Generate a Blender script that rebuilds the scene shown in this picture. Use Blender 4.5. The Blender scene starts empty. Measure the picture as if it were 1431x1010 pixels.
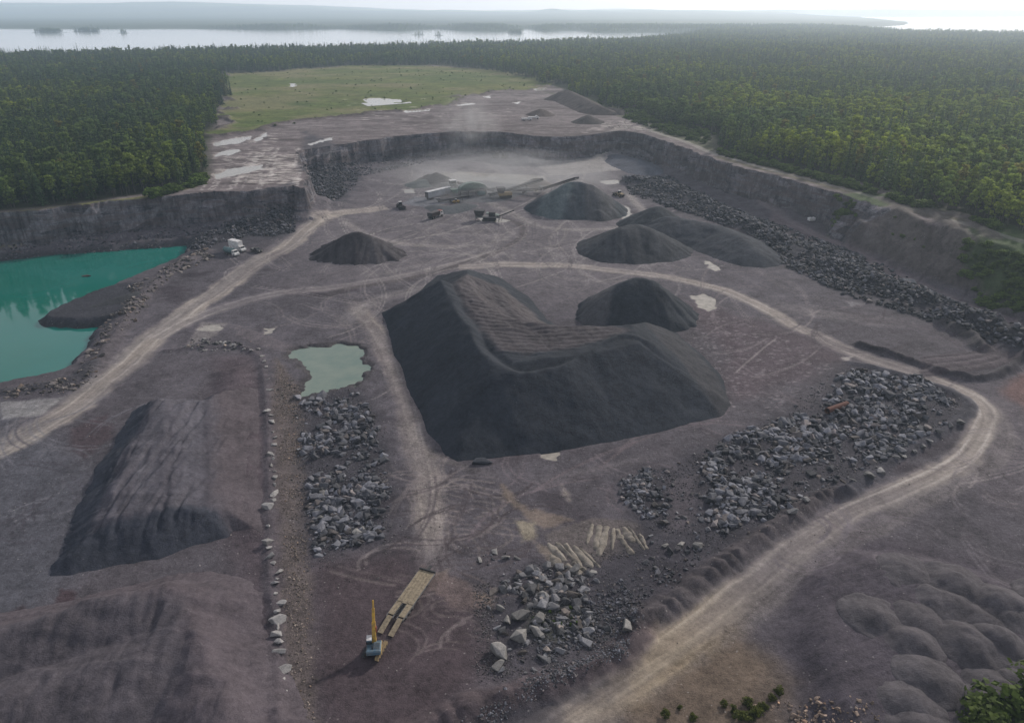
import bpy, bmesh, math, random
import numpy as np
from mathutils import Vector, Matrix, noise as mnoise
from math import radians as R, pi as PI
random.seed(11)
RNG = np.random.default_rng(11)
scn = bpy.context.scene
COL = bpy.data.collections.new("quarry"); scn.collection.children.link(COL)

# ------------------------------------------------------------------ camera model (used to place things on the ground where they stand)
F, CX, CY, HC = 1022.0, 715.5, 505.0, 90.0
PITCH = math.atan((505 - 12) / F)
CP, SP = math.cos(PITCH), math.sin(PITCH)
def W(px, py, z=0.0):
    dx = (px - CX) / F; dy = (CY - py) / F
    t = (HC - z) / max(SP - dy * CP, 0.004)
    return (dx * t, t * (CP + dy * SP))
def WP(pts, z=0.0):
    return np.array([W(p[0], p[1], p[2] if len(p) > 2 else z) for p in pts])

# ------------------------------------------------------------------ numpy noise
def _h(ix, iy, seed):
    n = (ix.astype(np.int64) * 374761393 + iy.astype(np.int64) * 668265263 + seed * 1442695041) & 0xffffffff
    n = ((n ^ (n >> 13)) * 1274126177) & 0xffffffff
    n = (n ^ (n >> 16)) & 0xffff
    return n / 65535.0
def vn(x, y, seed=0):
    x = np.asarray(x, float); y = np.asarray(y, float)
    ix = np.floor(x); iy = np.floor(y); fx = x - ix; fy = y - iy
    fx = fx * fx * (3 - 2 * fx); fy = fy * fy * (3 - 2 * fy)
    a = _h(ix, iy, seed); b = _h(ix + 1, iy, seed); c = _h(ix, iy + 1, seed); d = _h(ix + 1, iy + 1, seed)
    return (a + (b - a) * fx) * (1 - fy) + (c + (d - c) * fx) * fy
def fbm(x, y, seed=0, o=4):
    v = 0; a = 0.5; t = 0
    for k in range(o):
        v = v + a * vn(x * 2 ** k + 17.3 * k, y * 2 ** k - 9.1 * k, seed + k); t += a; a *= 0.55
    return v / t * 2 - 1          # about -1..1
def ss(a, b, x):
    t = np.clip((x - a) / (b - a), 0, 1); return t * t * (3 - 2 * t)

def segdist(X, Y, pts, closed=False):
    """distance, signed side, arc length along a polyline"""
    P = np.asarray(pts, float)
    if closed: P = np.vstack([P, P[:1]])
    best = np.full(X.shape, 1e9); side = np.zeros(X.shape); arc = np.zeros(X.shape); s0 = 0
    for i in range(len(P) - 1):
        ax, ay = P[i][:2]; bx, by = P[i + 1][:2]; vx, vy = bx - ax, by - ay; L2 = vx * vx + vy * vy + 1e-9; L = L2 ** .5
        t = np.clip(((X - ax) * vx + (Y - ay) * vy) / L2, 0, 1)
        d = np.hypot(X - ax - t * vx, Y - ay - t * vy)
        m = d < best
        best = np.where(m, d, best)
        side = np.where(m, np.sign(vx * (Y - ay) - vy * (X - ax)), side)
        arc = np.where(m, s0 + t * L, arc); s0 += L
    return best, side, arc
def inside(X, Y, pts):
    P = np.asarray(pts, float); r = np.zeros(X.shape, bool); n = len(P)
    for i in range(n):
        x1, y1 = P[i][:2]; x2, y2 = P[(i + 1) % n][:2]
        if y1 == y2: continue
        c = ((y1 > Y) != (y2 > Y)) & (X < (x2 - x1) * (Y - y1) / (y2 - y1) + x1)
        r ^= c
    return r
def psd(X, Y, pts):
    """signed distance to polygon, positive inside"""
    d, _, _ = segdist(X, Y, pts, True)
    return np.where(inside(X, Y, pts), d, -d)
def spline(pts, n=6):
    """Catmull-Rom through points of any dimension"""
    P = [np.array(p, float) for p in pts]; P = [2 * P[0] - P[1]] + P + [2 * P[-1] - P[-2]]; out = []
    for i in range(1, len(P) - 2):
        for k in range(n):
            t = k / n; a, b, c, d = P[i - 1], P[i], P[i + 1], P[i + 2]
            out.append(.5 * ((2 * b) + (c - a) * t + (2 * a - 5 * b + 4 * c - d) * t * t + (3 * b - a - 3 * c + d) * t ** 3))
    out.append(P[-2]); return np.array(out)

KEXP = 0.80
def lin(c, k=KEXP):
    """colour seen in daylight (0-255 sRGB) -> base colour"""
    c = np.array(c, float) / 255
    return np.where(c <= .04045, c / 12.92, ((c + .055) / 1.055) ** 2.4) / k

# ------------------------------------------------------------------ object helpers
def link(o): COL.objects.link(o); return o
def tag(o, label=None, cat=None, group=None, kind=None):
    if label: o["label"] = label
    if cat: o["category"] = cat
    if group: o["group"] = group
    if kind: o["kind"] = kind
    return o
def empty(name, loc, rz=0.0):
    o = bpy.data.objects.new(name, None); link(o); o.location = loc; o.rotation_euler = (0, 0, rz); o.empty_display_size = .5; return o
def fast_mesh(name, V, Q, mats, colors=None, smooth=True, matidx=None):
    me = bpy.data.meshes.new(name); V = np.asarray(V, np.float32); Q = np.asarray(Q, np.int32)
    me.vertices.add(len(V)); me.vertices.foreach_set("co", V.ravel())
    k = Q.shape[1]
    me.loops.add(Q.size); me.loops.foreach_set("vertex_index", Q.ravel())
    me.polygons.add(len(Q)); me.polygons.foreach_set("loop_start", np.arange(0, Q.size, k, dtype=np.int32))
    me.polygons.foreach_set("use_smooth", np.full(len(Q), smooth))
    if matidx is not None: me.polygons.foreach_set("material_index", np.asarray(matidx, np.int32))
    me.update(calc_edges=True); me.validate()
    if colors is not None:
        a = me.color_attributes.new("Col", 'FLOAT_COLOR', 'POINT')
        c4 = np.ones((len(V), 4), np.float32); c4[:, :3] = colors; a.data.foreach_set("color", c4.ravel())
    for m in mats if isinstance(mats, (list, tuple)) else [mats]: me.materials.append(m)
    return me
def submesh(V, Q, mask_faces, C):
    q = Q[mask_faces]; u, inv = np.unique(q.ravel(), return_inverse=True)
    return V[u], inv.reshape(q.shape), C[u]
def grid_quads(nr, nc):
    i = np.arange(nr * nc).reshape(nr, nc)
    return np.stack([i[:-1, :-1], i[:-1, 1:], i[1:, 1:], i[1:, :-1]], -1).reshape(-1, 4)

# ------------------------------------------------------------------ materials
def nmat(name):
    m = bpy.data.materials.new(name); m.use_nodes = True; nt = m.node_tree; b = nt.nodes["Principled BSDF"]
    return m, nt, b
def N(nt, t, **k):
    n = nt.nodes.new(t)
    for a, v in k.items():
        if a in n.inputs: n.inputs[a].default_value = v
        else: setattr(n, a, v)
    return n
def setin(n, i, v): n.inputs[i].default_value = v
def noise_node(nt, vec, scale, detail=4, rough=.6):
    n = nt.nodes.new("ShaderNodeTexNoise"); n.inputs["Scale"].default_value = scale; n.inputs["Detail"].default_value = detail
    n.inputs["Roughness"].default_value = rough
    if vec is not None: nt.links.new(vec, n.inputs["Vector"])
    return n
def ramp(nt, src, a, b, lo=0.0, hi=1.0):
    n = nt.nodes.new("ShaderNodeMapRange"); n.inputs[1].default_value = a; n.inputs[2].default_value = b
    n.inputs[3].default_value = lo; n.inputs[4].default_value = hi; nt.links.new(src, n.inputs[0]); return n.outputs[0]
def mixc(nt, fac, a, b, mode='MIX'):
    n = nt.nodes.new("ShaderNodeMix"); n.data_type = 'RGBA'; n.blend_type = mode
    for i, v in ((0, fac), (6, a), (7, b)):
        if isinstance(v, (int, float)): n.inputs[i].default_value = v
        elif isinstance(v, (tuple, list, np.ndarray)): n.inputs[i].default_value = tuple(v)[:3] + (1,)
        else: nt.links.new(v, n.inputs[i])
    return n.outputs[2]
def math_n(nt, op, a, b=None):
    n = nt.nodes.new("ShaderNodeMath"); n.operation = op
    for i, v in ((0, a), (1, b)):
        if v is None: continue
        if isinstance(v, (int, float)): n.inputs[i].default_value = v
        else: nt.links.new(v, n.inputs[i])
    return n.outputs[0]

def ground_mat(name, bump=.5, cliff=False, speck=0.5, contrast=1.0, grain=1.0):
    m, nt, b = nmat(name); L = nt.links
    at = N(nt, "ShaderNodeAttribute"); at.attribute_name = "Col"
    geo = N(nt, "ShaderNodeNewGeometry"); pos = geo.outputs["Position"]
    n1 = noise_node(nt, pos, .12, 5, .65); n2 = noise_node(nt, pos, 1.3 * grain, 6, .75); n3 = noise_node(nt, pos, 5.0 * grain, 3, .7)
    v = math_n(nt, 'ADD', ramp(nt, n1.outputs[0], .3, .7, -.16 * contrast, .16 * contrast), ramp(nt, n2.outputs[0], .3, .7, -.20 * contrast, .20 * contrast))
    v = math_n(nt, 'ADD', v, ramp(nt, n3.outputs[0], .3, .7, -.14 * contrast, .14 * contrast))
    n4 = noise_node(nt, pos, .42 * grain, 5, .75); v = math_n(nt, 'ADD', v, ramp(nt, n4.outputs[0], .32, .68, .86 + -.10 * contrast, 1.0 + .14 * contrast))
    hs = N(nt, "ShaderNodeVectorMath"); hs.operation = 'SCALE'; L.new(at.outputs["Color"], hs.inputs[0]); L.new(v, hs.inputs["Scale"])
    c = hs.outputs[0]
    # pale stones lying about
    vo = N(nt, "ShaderNodeTexVoronoi"); vo.inputs["Scale"].default_value = 1.1; L.new(pos, vo.inputs["Vector"])
    sp = ramp(nt, vo.outputs["Distance"], .10, .20, 1, 0)
    sp2 = ramp(nt, noise_node(nt, pos, .35, 3).outputs[0], .52, .64, 0, speck)
    sp = math_n(nt, 'MULTIPLY', sp, sp2)
    c = mixc(nt, sp, c, mixc(nt, .5, c, tuple(lin((205, 198, 192)))))
    if cliff:
        vb = N(nt, 'ShaderNodeTexVoronoi'); mb_ = N(nt, 'ShaderNodeMapping'); mb_.inputs['Scale'].default_value = (.14, .14, .26); L.new(pos, mb_.inputs[0]); L.new(mb_.outputs[0], vb.inputs['Vector']); vb.inputs['Scale'].default_value = 1.0
        bw = N(nt, 'ShaderNodeSeparateColor'); L.new(vb.outputs['Color'], bw.inputs[0])
        mp = N(nt, "ShaderNodeMapping"); mp.inputs["Scale"].default_value = (.35, .35, .16); L.new(pos, mp.inputs[0])
        st = noise_node(nt, mp.outputs[0], 1.0, 5, .8)
        mp2 = N(nt, "ShaderNodeMapping"); mp2.inputs["Scale"].default_value = (.06, .06, .55); L.new(pos, mp2.inputs[0])
        ly = noise_node(nt, mp2.outputs[0], 1.0, 4, .7)
        c = mixc(nt, ramp(nt, st.outputs[0], .35, .65), tuple(lin((60, 60, 66))), tuple(lin((130, 126, 130))))
        c = mixc(nt, ramp(nt, st.outputs[0], .63, .74, 0, .6), c, tuple(lin((170, 162, 158))))
        c = mixc(nt, ramp(nt, ly.outputs[0], .45, .6, 0, .7), c, tuple(lin((92, 80, 78)))); c = mixc(nt, ramp(nt, ly.outputs[0], .44, .34, 0, .75), c, tuple(lin((34, 34, 40))))
        c = mixc(nt, ramp(nt, n2.outputs[0], .3, .7, .0, .4), c, tuple(lin((36, 37, 42))))
        h2_ = N(nt, 'ShaderNodeVectorMath'); h2_.operation = 'SCALE'; L.new(c, h2_.inputs[0]); L.new(ramp(nt, bw.outputs[0], 0, 1, .62, 1.3), h2_.inputs['Scale']); c = h2_.outputs[0]
        hb = math_n(nt, 'ADD', math_n(nt, 'MULTIPLY', st.outputs[0], 3.0), math_n(nt, 'MULTIPLY', ly.outputs[0], 1.4))
    L.new(c, b.inputs["Base Color"]); b.inputs["Roughness"].default_value = .95; b.inputs["Specular IOR Level"].default_value = .15
    bp = N(nt, "ShaderNodeBump"); bp.inputs["Strength"].default_value = bump; bp.inputs["Distance"].default_value = .35
    hh = math_n(nt, 'ADD', n2.outputs[0], math_n(nt, 'MULTIPLY', n3.outputs[0], .5))
    if cliff: hh = math_n(nt, 'ADD', hh, hb)
    L.new(hh, bp.inputs["Height"]); L.new(bp.outputs[0], b.inputs["Normal"])
    return m
def plain(name, col, rough=.6, metal=0.0, var=.25, scale=1.5, spec=.4, dirt=None):
    m, nt, b = nmat(name); L = nt.links
    tc = N(nt, "ShaderNodeTexCoord")
    n = noise_node(nt, tc.outputs["Object"], scale, 6, .7)
    c = lin(col)
    c2 = lin(dirt) if dirt else c * (1 - var)
    L.new(mixc(nt, ramp(nt, n.outputs[0], .38, .66), tuple(c), tuple(c2)), b.inputs["Base Color"])
    b.inputs["Roughness"].default_value = rough; b.inputs["Metallic"].default_value = metal; b.inputs["Specular IOR Level"].default_value = spec
    bp = N(nt, "ShaderNodeBump"); bp.inputs["Strength"].default_value = .15; bp.inputs["Distance"].default_value = .05
    L.new(n.outputs[0], bp.inputs["Height"]); L.new(bp.outputs[0], b.inputs["Normal"])
    return m
def water_mat(name, col, col2, rough=.06, ripple=.08, rscale=1.5, spec=.5, bigscale=.02):
    m, nt, b = nmat(name); L = nt.links
    geo = N(nt, "ShaderNodeNewGeometry")
    n = noise_node(nt, geo.outputs["Position"], bigscale, 4, .6)
    L.new(mixc(nt, ramp(nt, n.outputs[0], .35, .65), tuple(lin(col)), tuple(lin(col2))), b.inputs["Base Color"])
    b.inputs["Roughness"].default_value = rough; b.inputs["Specular IOR Level"].default_value = spec
    r = noise_node(nt, geo.outputs["Position"], rscale, 3, .6)
    bp = N(nt, "ShaderNodeBump"); bp.inputs["Strength"].default_value = ripple; bp.inputs["Distance"].default_value = .1
    L.new(r.outputs[0], bp.inputs["Height"]); L.new(bp.outputs[0], b.inputs["Normal"])
    return m
SKYMIX, SUN_E, HAZE, HAZE_E, DUST, DENOISE = .8, 3.2, .00012, .40, .05, True
# ------------------------------------------------------------------ terrain
UZ = 15.0
ys = [34.0]
while ys[-1] < 240: ys.append(ys[-1] * 1.0026)
while ys[-1] < 640: ys.append(ys[-1] * 1.0031)
while ys[-1] < 2600: ys.append(ys[-1] * 1.007)
while ys[-1] < 16000: ys.append(ys[-1] * 1.018)
ys = np.array(ys); us = np.linspace(-.92, .92, 1080)
NR, NC = len(ys), len(us)
X = us[None, :] * (ys[:, None] + 48); Y = np.repeat(ys[:, None], NC, 1)
X = X.ravel(); Y = Y.ravel()
NV = len(X)

WALL = [(-420., 262.), (-300., 280.)] + [tuple(p) for p in WP([(0,298),(75,290),(150,281),(230,274),(300,268),(360,267),(395,262),(412,256),(420,262),(424,250),(418,225),(416,211),(445,206),(490,199),(560,190),(640,184),(700,184),(745,190),(785,191),(830,188),(870,183),(900,187),(935,199),(968,211),(1000,223),(1040,235),(1075,243),(1120,256),(1165,268),(1210,281),(1260,297),(1310,312),(1360,327),(1431,348),(1520,378)], UZ)]
PIT = WALL + [(330., 120.), (330., -60.), (-420., -60.)]
LAKE = [(-420., 200.), ] + [tuple(p) for p in WP([(-60,366),(0,362),(60,357),(130,353),(200,348),(262,344),(264,352),(240,366),(215,378),(180,393),(150,405),(110,421),(80,433),(62,443),(54,452),(58,459),(100,459),(143,457),(128,466),(121,478),(118,490),(108,503),(95,515),(70,527),(40,532),(0,540),(-60,548)], -2.5)] + [(-420., 120.)]
POND = WP([(402,488),(420,483),(450,480),(470,478),(497,480),(508,487),(506,495),(514,503),(519,515),(512,530),(498,538),(470,541),(452,548),(436,549),(420,553),(421,540),(428,525),(424,512),(414,505),(398,500)])
FIELD = WP([(296,190),(303,150),(308,128),(312,104),(400,100),(480,92),(600,92),(690,98),(735,106),(768,112),(740,124),(700,126),(640,136),(590,150),(520,158),(470,165),(420,172),(380,179),(340,188)], UZ)
FOREST_L = [(-2600., 150.)] + [tuple(p) for p in WP([(-60,300),(0,294),(60,288),(130,279),(200,270),(262,259),(286,246),(290,228),(288,205),(294,180),(302,150),(309,128),(312,105),(400,99),(480,92),(600,92)], UZ)]
FOREST_R = [tuple(p) for p in WP([(600,91),(650,95),(700,103),(735,112),(778,121),(830,142),(905,166),(960,180),(1000,190),(1002,207),(1030,216),(1075,226),(1130,238),(1200,256),(1260,274),(1310,292),(1370,309),(1431,326),(1560,358)], UZ)] + [(700., 60.), (2600., 60.)]
FOREST = FOREST_L + FOREST_R + [(9000., 9000.), (-9000., 9000.)]
BIGLAKE = np.array([tuple(W(*p)) for p in [(-700,93),(-300,92),(0,90),(200,86),(350,81),(480,77),(620,72),(720,68),(850,64),(930,58),(975,48),(900,45.8),(840,46.5),(800,43),(760,45.5),(735,41),(700,45),(640,43.5),(610,41),(560,44),(470,41),(380,42.5),(250,40.2),(120,41),(0,40),(-300,39),(-700,38)]])
LAKE_B = np.array([tuple(W(*p)) for p in [(1170,40),(1255,46),(1300,50),(1431,52),(1700,53),(1700,22),(1431,23),(1250,22.2),(1150,21.3),(1090,22.6),(1150,24.8),(1215,26.5),(1262,30),(1268,35)]])
ISLES = [(70, 46, 34, .7), (124, 45, 30, .7), (175, 46.6, 12, .6), (585, 49.5, 24, .8), (612, 50, 10, .6), (722, 46.5, 16, 1.6), (297, 43, 8, .6)]

z = np.zeros(NV); colr = np.tile(np.array([99, 93, 94.]), (NV, 1)); cls = np.zeros(NV, int)
near = Y < 1300
I = np.where(near)[0]; x, y = X[I], Y[I]
dn = np.minimum(np.hypot(x, y), 700)
jit = fbm(x * .05, y * .05, 3, 2) * 1.6 + (np.floor(vn(x * .16, y * .16, 5) * 4) / 4 - .4) * 3.2 + fbm(x * .3, y * .3, 4, 2) * 1.2
dW, _, arcW = segdist(x, y, WALL)
sdp = np.where(inside(x, y, PIT), dW, -dW)
sdw = sdp + jit * ss(0, 1, 1) - 0.5
slopew = 1.2 + 9 * ss(335, 285, y) * ss(100, 140, x)
lw_ = np.clip(fbm(x * .035, y * .035, 6, 3) * 6 - .3, 0, 3.0)
sh_ = np.clip(.5 + .3 * fbm(x * .02, y * .02, 7, 2), .3, .7)
up = 1 - (sh_ * ss(0, 1, sdw / slopew) + (1 - sh_) * ss(0, 1, (sdw - slopew - lw_) / slopew))
zz = up * UZ
soft = ss(320, 285, y) * ss(110, 140, x)
zz += soft * up * (1 - up) * 4 * fbm(x * .09, y * .09, 40, 4) * 1.6
# lower tier at the left lake
ledge = ss(14, 4, sdw) * (1 - up) * ss(-85, -110, x) * ss(330, 300, y) * 0 + ss(11, 8, sdw) * (1 - up) * ss(-60, -120, x)
zz += ledge * 2.2
# talus under the walls
tal = np.exp(-np.maximum(sdw - 2, 0) / 7.0) * (1 - up) * (.35 + .65 * ss(.0, .5, fbm(x * .03, y * .03, 61, 2)))
zz += tal * 3.4 * ss(-140, -90, x) * (1 - soft)
# ramp of blasted rock in the corner
cx_, cy_ = W(462, 262)
rk = np.exp(-(((x - cx_) / 22) ** 2 + ((y - cy_) / 40) ** 2)) * (1 - up)
zz += rk * 1.6 * (1 + .4 * fbm(x * .2, y * .2, 8, 3))
# general relief
zz += (1 - up) * (fbm(x * .02, y * .02, 9, 3) * .5 + fbm(x * .25, y * .25, 12, 3) * .10) + up * fbm(x * .03, y * .03, 15, 4) * .5
ZB = dict()
def paint(pts, z0, col, soft_=2.0, amt=1.0, nz=1.5, nf=.25, expand=None):
    """blend a colour into a polygon drawn on the ground"""
    P = WP(pts, z0) if not isinstance(pts, np.ndarray) else pts
    e = soft_ * 2 + nz * 2
    m = (x > P[:, 0].min() - e) & (x < P[:, 0].max() + e) & (y > P[:, 1].min() - e) & (y < P[:, 1].max() + e)
    j = np.where(m)[0]
    if not len(j): return
    s = psd(x[j], y[j], P) + fbm(x[j] * nf, y[j] * nf, int(abs(P[0, 0] * 7)) % 97, 4) * nz
    k = (ss(-soft_, soft_, s) * amt)[:, None]
    c[j] = c[j] * (1 - k) + np.array(col, float) * k
def road(pts, z0, w, col, tr=16, amt=.9, tag_=False, edge=1.2, n=6, rut=0.0, seed=0):
    P = spline(WP(pts, z0), n)
    m = (x > P[:, 0].min() - w * 2) & (x < P[:, 0].max() + w * 2) & (y > P[:, 1].min() - w * 2) & (y < P[:, 1].max() + w * 2)
    j = np.where(m)[0]
    if not len(j): return
    d, sd, s = segdist(x[j], y[j], P)
    u = d * sd
    wob = fbm(s * .06, u * 0 + seed, seed + 3, 3) * w * .22
    prof = ss(w * .5 + edge, w * .5 - edge, np.abs(u + wob) + fbm(x[j] * .35, y[j] * .35, seed, 3) * w * .14)
    fd_ = (45 if seed == 8 else 22) if not tag_ else .1; prof = prof * ss(0, fd_, s) * ss(s.max() + .01, s.max() - fd_, s)
    st = vn(u * 1.9 + fbm(s * .02, s * 0, 5, 2) * 2.5, s * .03, seed + 21) * .65 + vn(u * 4.0, s * .05, seed + 22) * .35
    rt_ = 0
    if tag_:
        for o_ in (-.95, .95): rt_ = np.maximum(rt_, np.exp(-((u + wob * .8 - o_ * (1 + .12 * w)) / .42) ** 2))
        st = st * .8 - .12 + rt_ * .75 * (.4 + .6 * vn(s * .05, u * 0 + seed, 3))
    cc = np.array(col, float) + (st[:, None] - .5) * 2 * tr + fbm(x[j] * .12, y[j] * .12, seed + 9, 3)[:, None] * 7
    k = (prof * amt * (.72 + .28 * ss(-.3, .3, fbm(s * .03, u * .2, seed + 30, 2))))[:, None]
    c[j] = c[j] * (1 - k) + cc * k
    if rut: zz[j] -= prof * rut * (.5 - st)
    if tag_:
        q = j[(prof > .5)]; cl[q] = 1
def berm(pts, z0, w, h, nz=.35, n=6, seed=0, scallop=0.0, colr_=None, per=6.0):
    P = spline(WP(pts, z0), n)
    m = (x > P[:, 0].min() - w * 2) & (x < P[:, 0].max() + w * 2) & (y > P[:, 1].min() - w * 2) & (y < P[:, 1].max() + w * 2)
    j = np.where(m)[0]
    if not len(j): return
    d, sd, s = segdist(x[j], y[j], P)
    d = d + fbm(x[j] * .3, y[j] * .3, seed, 3) * w * .3
    hh = np.clip(1 - d / w, 0, 1) ** 1.1 * h * (1 + nz * fbm(s * .25, s * 0, seed + 4, 3))
    if scallop: hh = hh * (1 - scallop * (1 - np.abs(np.sin(s * PI / per + fbm(s * .07, s * 0, 2, 3) * 5))))
    zz[j] += hh
    if colr_ is not None:
        k = (ss(0, .6, 1 - d / w) * .85)[:, None]; c[j] = c[j] * (1 - k) + np.array(colr_, float) * k
c = np.tile(np.array([89, 84, 86.]), (len(x), 1)); cl = np.zeros(len(x), int)
c += fbm(x * .015, y * .015, 70, 4)[:, None] * 11 + fbm(x * .18, y * .18, 72, 4)[:, None] * 9 + ss(.25, .6, fbm(x * .05 + y * .02, y * .09, 73, 4))[:, None] * np.array([-20, -21, -20.])
c += (fbm(x * .06, y * .06, 71, 4)[:, None]) * np.array([5, 4.2, 4])
# ---- pit floor zones
paint([(420,330),(480,290),(540,240),(640,222),(860,222),(900,260),(880,300),(900,340),(980,380),(800,420),(640,385),(420,400)], 0, (108,102,102), 14, .85, 8, .06)
paint([(560,225),(660,214),(870,216),(868,236),(800,250),(700,270),(600,262)], 0, (120,116,116), 7, .8, 5, .1)
paint([(640,216),(760,222),(870,214),(900,222),(880,212),(760,212)], 0, (88,94,102), 5, .6, 3, .1)
paint([(0,560),(60,600),(120,640),(110,760),(60,870),(0,900),(-200,900),(-200,600)], 0, (86,86,90), 6, .8, 4, .1)
paint([(700,640),(900,590),(1040,560),(1180,500),(1130,470),(960,420),(1000,480),(1030,560)], 0, (92,81,83), 5, .8, 4, .1)
paint([(430,780),(560,770),(680,850),(690,930),(640,1000),(560,1100),(430,1100)], 0, (78,67,68), 5, .9, 3, .1)
paint([(300,500),(358,496),(380,600),(388,740),(392,870),(398,1080),(300,1080),(330,840),(320,720),(295,600)], 0, (83,73,75), 4, .8, 2, .1)
paint([(386,500),(400,520),(430,560),(425,640),(430,760),(436,860),(450,1080),(402,1080),(396,900),(392,800),(384,640),(378,560)], 0, (104,94,88), 1.4, .85, 1.3, .4)
paint([(0,872),(30,850),(28,895),(0,900)], 0, (70,57,59), .8, .9, 1, .5)
paint([(52,878),(72,862),(84,822),(104,826),(106,846),(130,838),(134,856),(92,868)], 0, (72,59,61), .5, .9, .8, .6)
paint([(100,600),(150,580),(160,610),(120,640),(95,625)], 0, (76,64,66), 1.2, .8, 1, .4)
paint([(1090,790),(1200,740),(1431,800),(1500,1050),(1150,1050),(1080,920)], 0, (80,74,78), 4, .9, 2, .2)
paint([(860,1010),(960,900),(1030,880),(1090,950),(1110,1080),(760,1120)], 0, (112,97,80), 5, .85, 3, .2)
paint([(1370,560),(1431,520),(1520,520),(1520,760),(1431,720),(1380,700),(1340,660)], 0, (98,91,92), 4, .8, 3, .1)
paint([(1395,545),(1431,520),(1520,500),(1520,575),(1431,575)], 0, (122,90,80), 2, .6, 2, .2)
paint([(1080,300),(1200,350),(1320,410),(1431,452),(1431,500),(1280,430),(1190,400),(1060,320)], 0, (110,98,98), 3, .8, 2, .2)
paint([(700,590),(690,640),(640,650),(560,560),(535,450),(600,500)], 0, (92,84,86), 3, .5, 2, .2)
# white flecks at the right of the main pile handled by spots below
def spots(pts, z0, n, col, r=(.3, .9), amt=.8, asp=2.0, ang=0.0):
    P = WP(pts, z0); got = 0
    lo, hi = P.min(0), P.max(0)
    sub = np.where((x > lo[0]) & (x < hi[0]) & (y > lo[1]) & (y < hi[1]))[0]
    if not len(sub): return
    sx, sy = x[sub], y[sub]; wgt = np.zeros(len(sub))
    cs, sn = math.cos(ang), math.sin(ang)
    while got < n:
        a, b_ = RNG.uniform(lo[0], hi[0]), RNG.uniform(lo[1], hi[1])
        if not inside(np.array([a]), np.array([b_]), P)[0]: continue
        got += 1; rr = RNG.uniform(*r)
        near_ = np.where((np.abs(sx - a) < rr * asp * 1.5) & (np.abs(sy - b_) < rr * asp * 1.5))[0]
        u = (sx[near_] - a) * cs + (sy[near_] - b_) * sn; v = -(sx[near_] - a) * sn + (sy[near_] - b_) * cs
        wgt[near_] = np.maximum(wgt[near_], ss(1.2, .6, np.hypot(u / asp, v) / rr) * amt * RNG.uniform(.5, 1))
    k = wgt[:, None]; c[sub] = c[sub] * (1 - k) + np.array(col, float) * k
spots([(990,430),(1090,470),(1170,510),(1060,590),(1010,560),(960,480)], 0, 420, (140,133,132), (.2, .5), .7, 1.6)
# ---- upper ground
pl = up > .5
c[pl] = np.array([112, 103, 100.]) + fbm(x[pl] * .02, y[pl] * .05, 80, 4)[:, None] * 14 + fbm(x[pl] * .10, y[pl] * .4, 81, 4)[:, None] * 20 - ss(.1,.5,fbm(x[pl] * .03, y[pl] * .10, 82, 4))[:, None] * 22
cl[pl] = 5
fmask = psd(x, y, np.array(FOREST))
fe = ss(-5, 4, fmask + fbm(x * .08, y * .08, 90, 3) * 3)[:, None] * pl[:, None]
c = c * (1 - fe) + (np.array([46, 50, 34.]) + fbm(x * .1, y * .1, 91, 3)[:, None] * 7) * fe
cl[(fe[:, 0] > .5)] = 4
fs = psd(x, y, FIELD) + fbm(x * .02, y * .03, 92, 4) * 26 + fbm(x * .12, y * .12, 93, 2) * 3
ff = (ss(-2.5, 2.5, fs) * pl)[:, None]
grass = np.array([80, 88, 42.]) + fbm(x * .015, y * .03, 94, 4)[:, None] * np.array([20, 10, 12.]) + fbm(x * .09, y * .13, 95, 4)[:, None] * np.array([18, 17, 10.])
bare = ss(.05, .4, fbm(x * .014, y * .02, 96, 4) + .35 * ss(30, 0, fs))[:, None] * .65
grass = grass * (1 - bare) + np.array([112, 104, 78.]) * bare
c = c * (1 - ff) + grass * ff; cl[(ff[:, 0] > .5)] = 3
# low soil bank along the near edge of the meadow
zz += np.exp(-((fs + 1.5) / 2.2) ** 2) * 1.6 * pl
kk = (np.exp(-((fs + 2.2) / 2.0) ** 2) * pl * .8)[:, None]; c = c * (1 - kk) + np.array([74, 66, 60.]) * kk
# grassy strip between forest and wall, left
paint([(-60,304),(0,297),(120,286),(200,277),(270,262),(288,250),(262,262),(230,270),(150,279),(60,291)], UZ, (98,98,58), 2.5, .95, 2, .15)
paint([(760,128),(860,160),(930,190),(1000,214),(1000,196),(940,176),(860,148)], UZ, (78,82,58), 3, .8, 3, .15)
paint([(1010,213),(1100,236),(1200,262),(1300,294),(1431,330),(1431,338),(1300,305),(1200,274),(1100,247),(1000,221)], UZ, (86,82,62), 1.6, .75, 2, .3)
# bright scraped rock
for pp, n_ in (([(812,186),(850,170),(900,166),(935,170),(965,188),(900,184),(870,181)], 170), ([(330,255),(352,218),(412,216),(422,252),(405,262)], 230), ([(470,140),(520,130),(720,150),(760,165),(700,180),(500,180)], 120), ([(296,205),(330,190),(400,185),(380,210),(300,250)], 60)):
    spots(pp, UZ, n_, (186,180,174), (.5, 1.3), .75, 3.0, -.1)
ii = np.where(pl & (x > -175) & (x < -88) & (y > 335) & (y < 450))[0]
rows_ = ss(.45, .75, vn(x[ii] * .55 + .12 * y[ii], y[ii] * .04, 31)) * ss(.35, .7, vn(x[ii] * .8, y[ii] * .7, 32)) * ss(-165, -140, x[ii])
k = (rows_ * .6 * (fe[ii, 0] < .3))[:, None]; c[ii] = c[ii] * (1 - k) + np.array([182, 178, 174.]) * k
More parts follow.
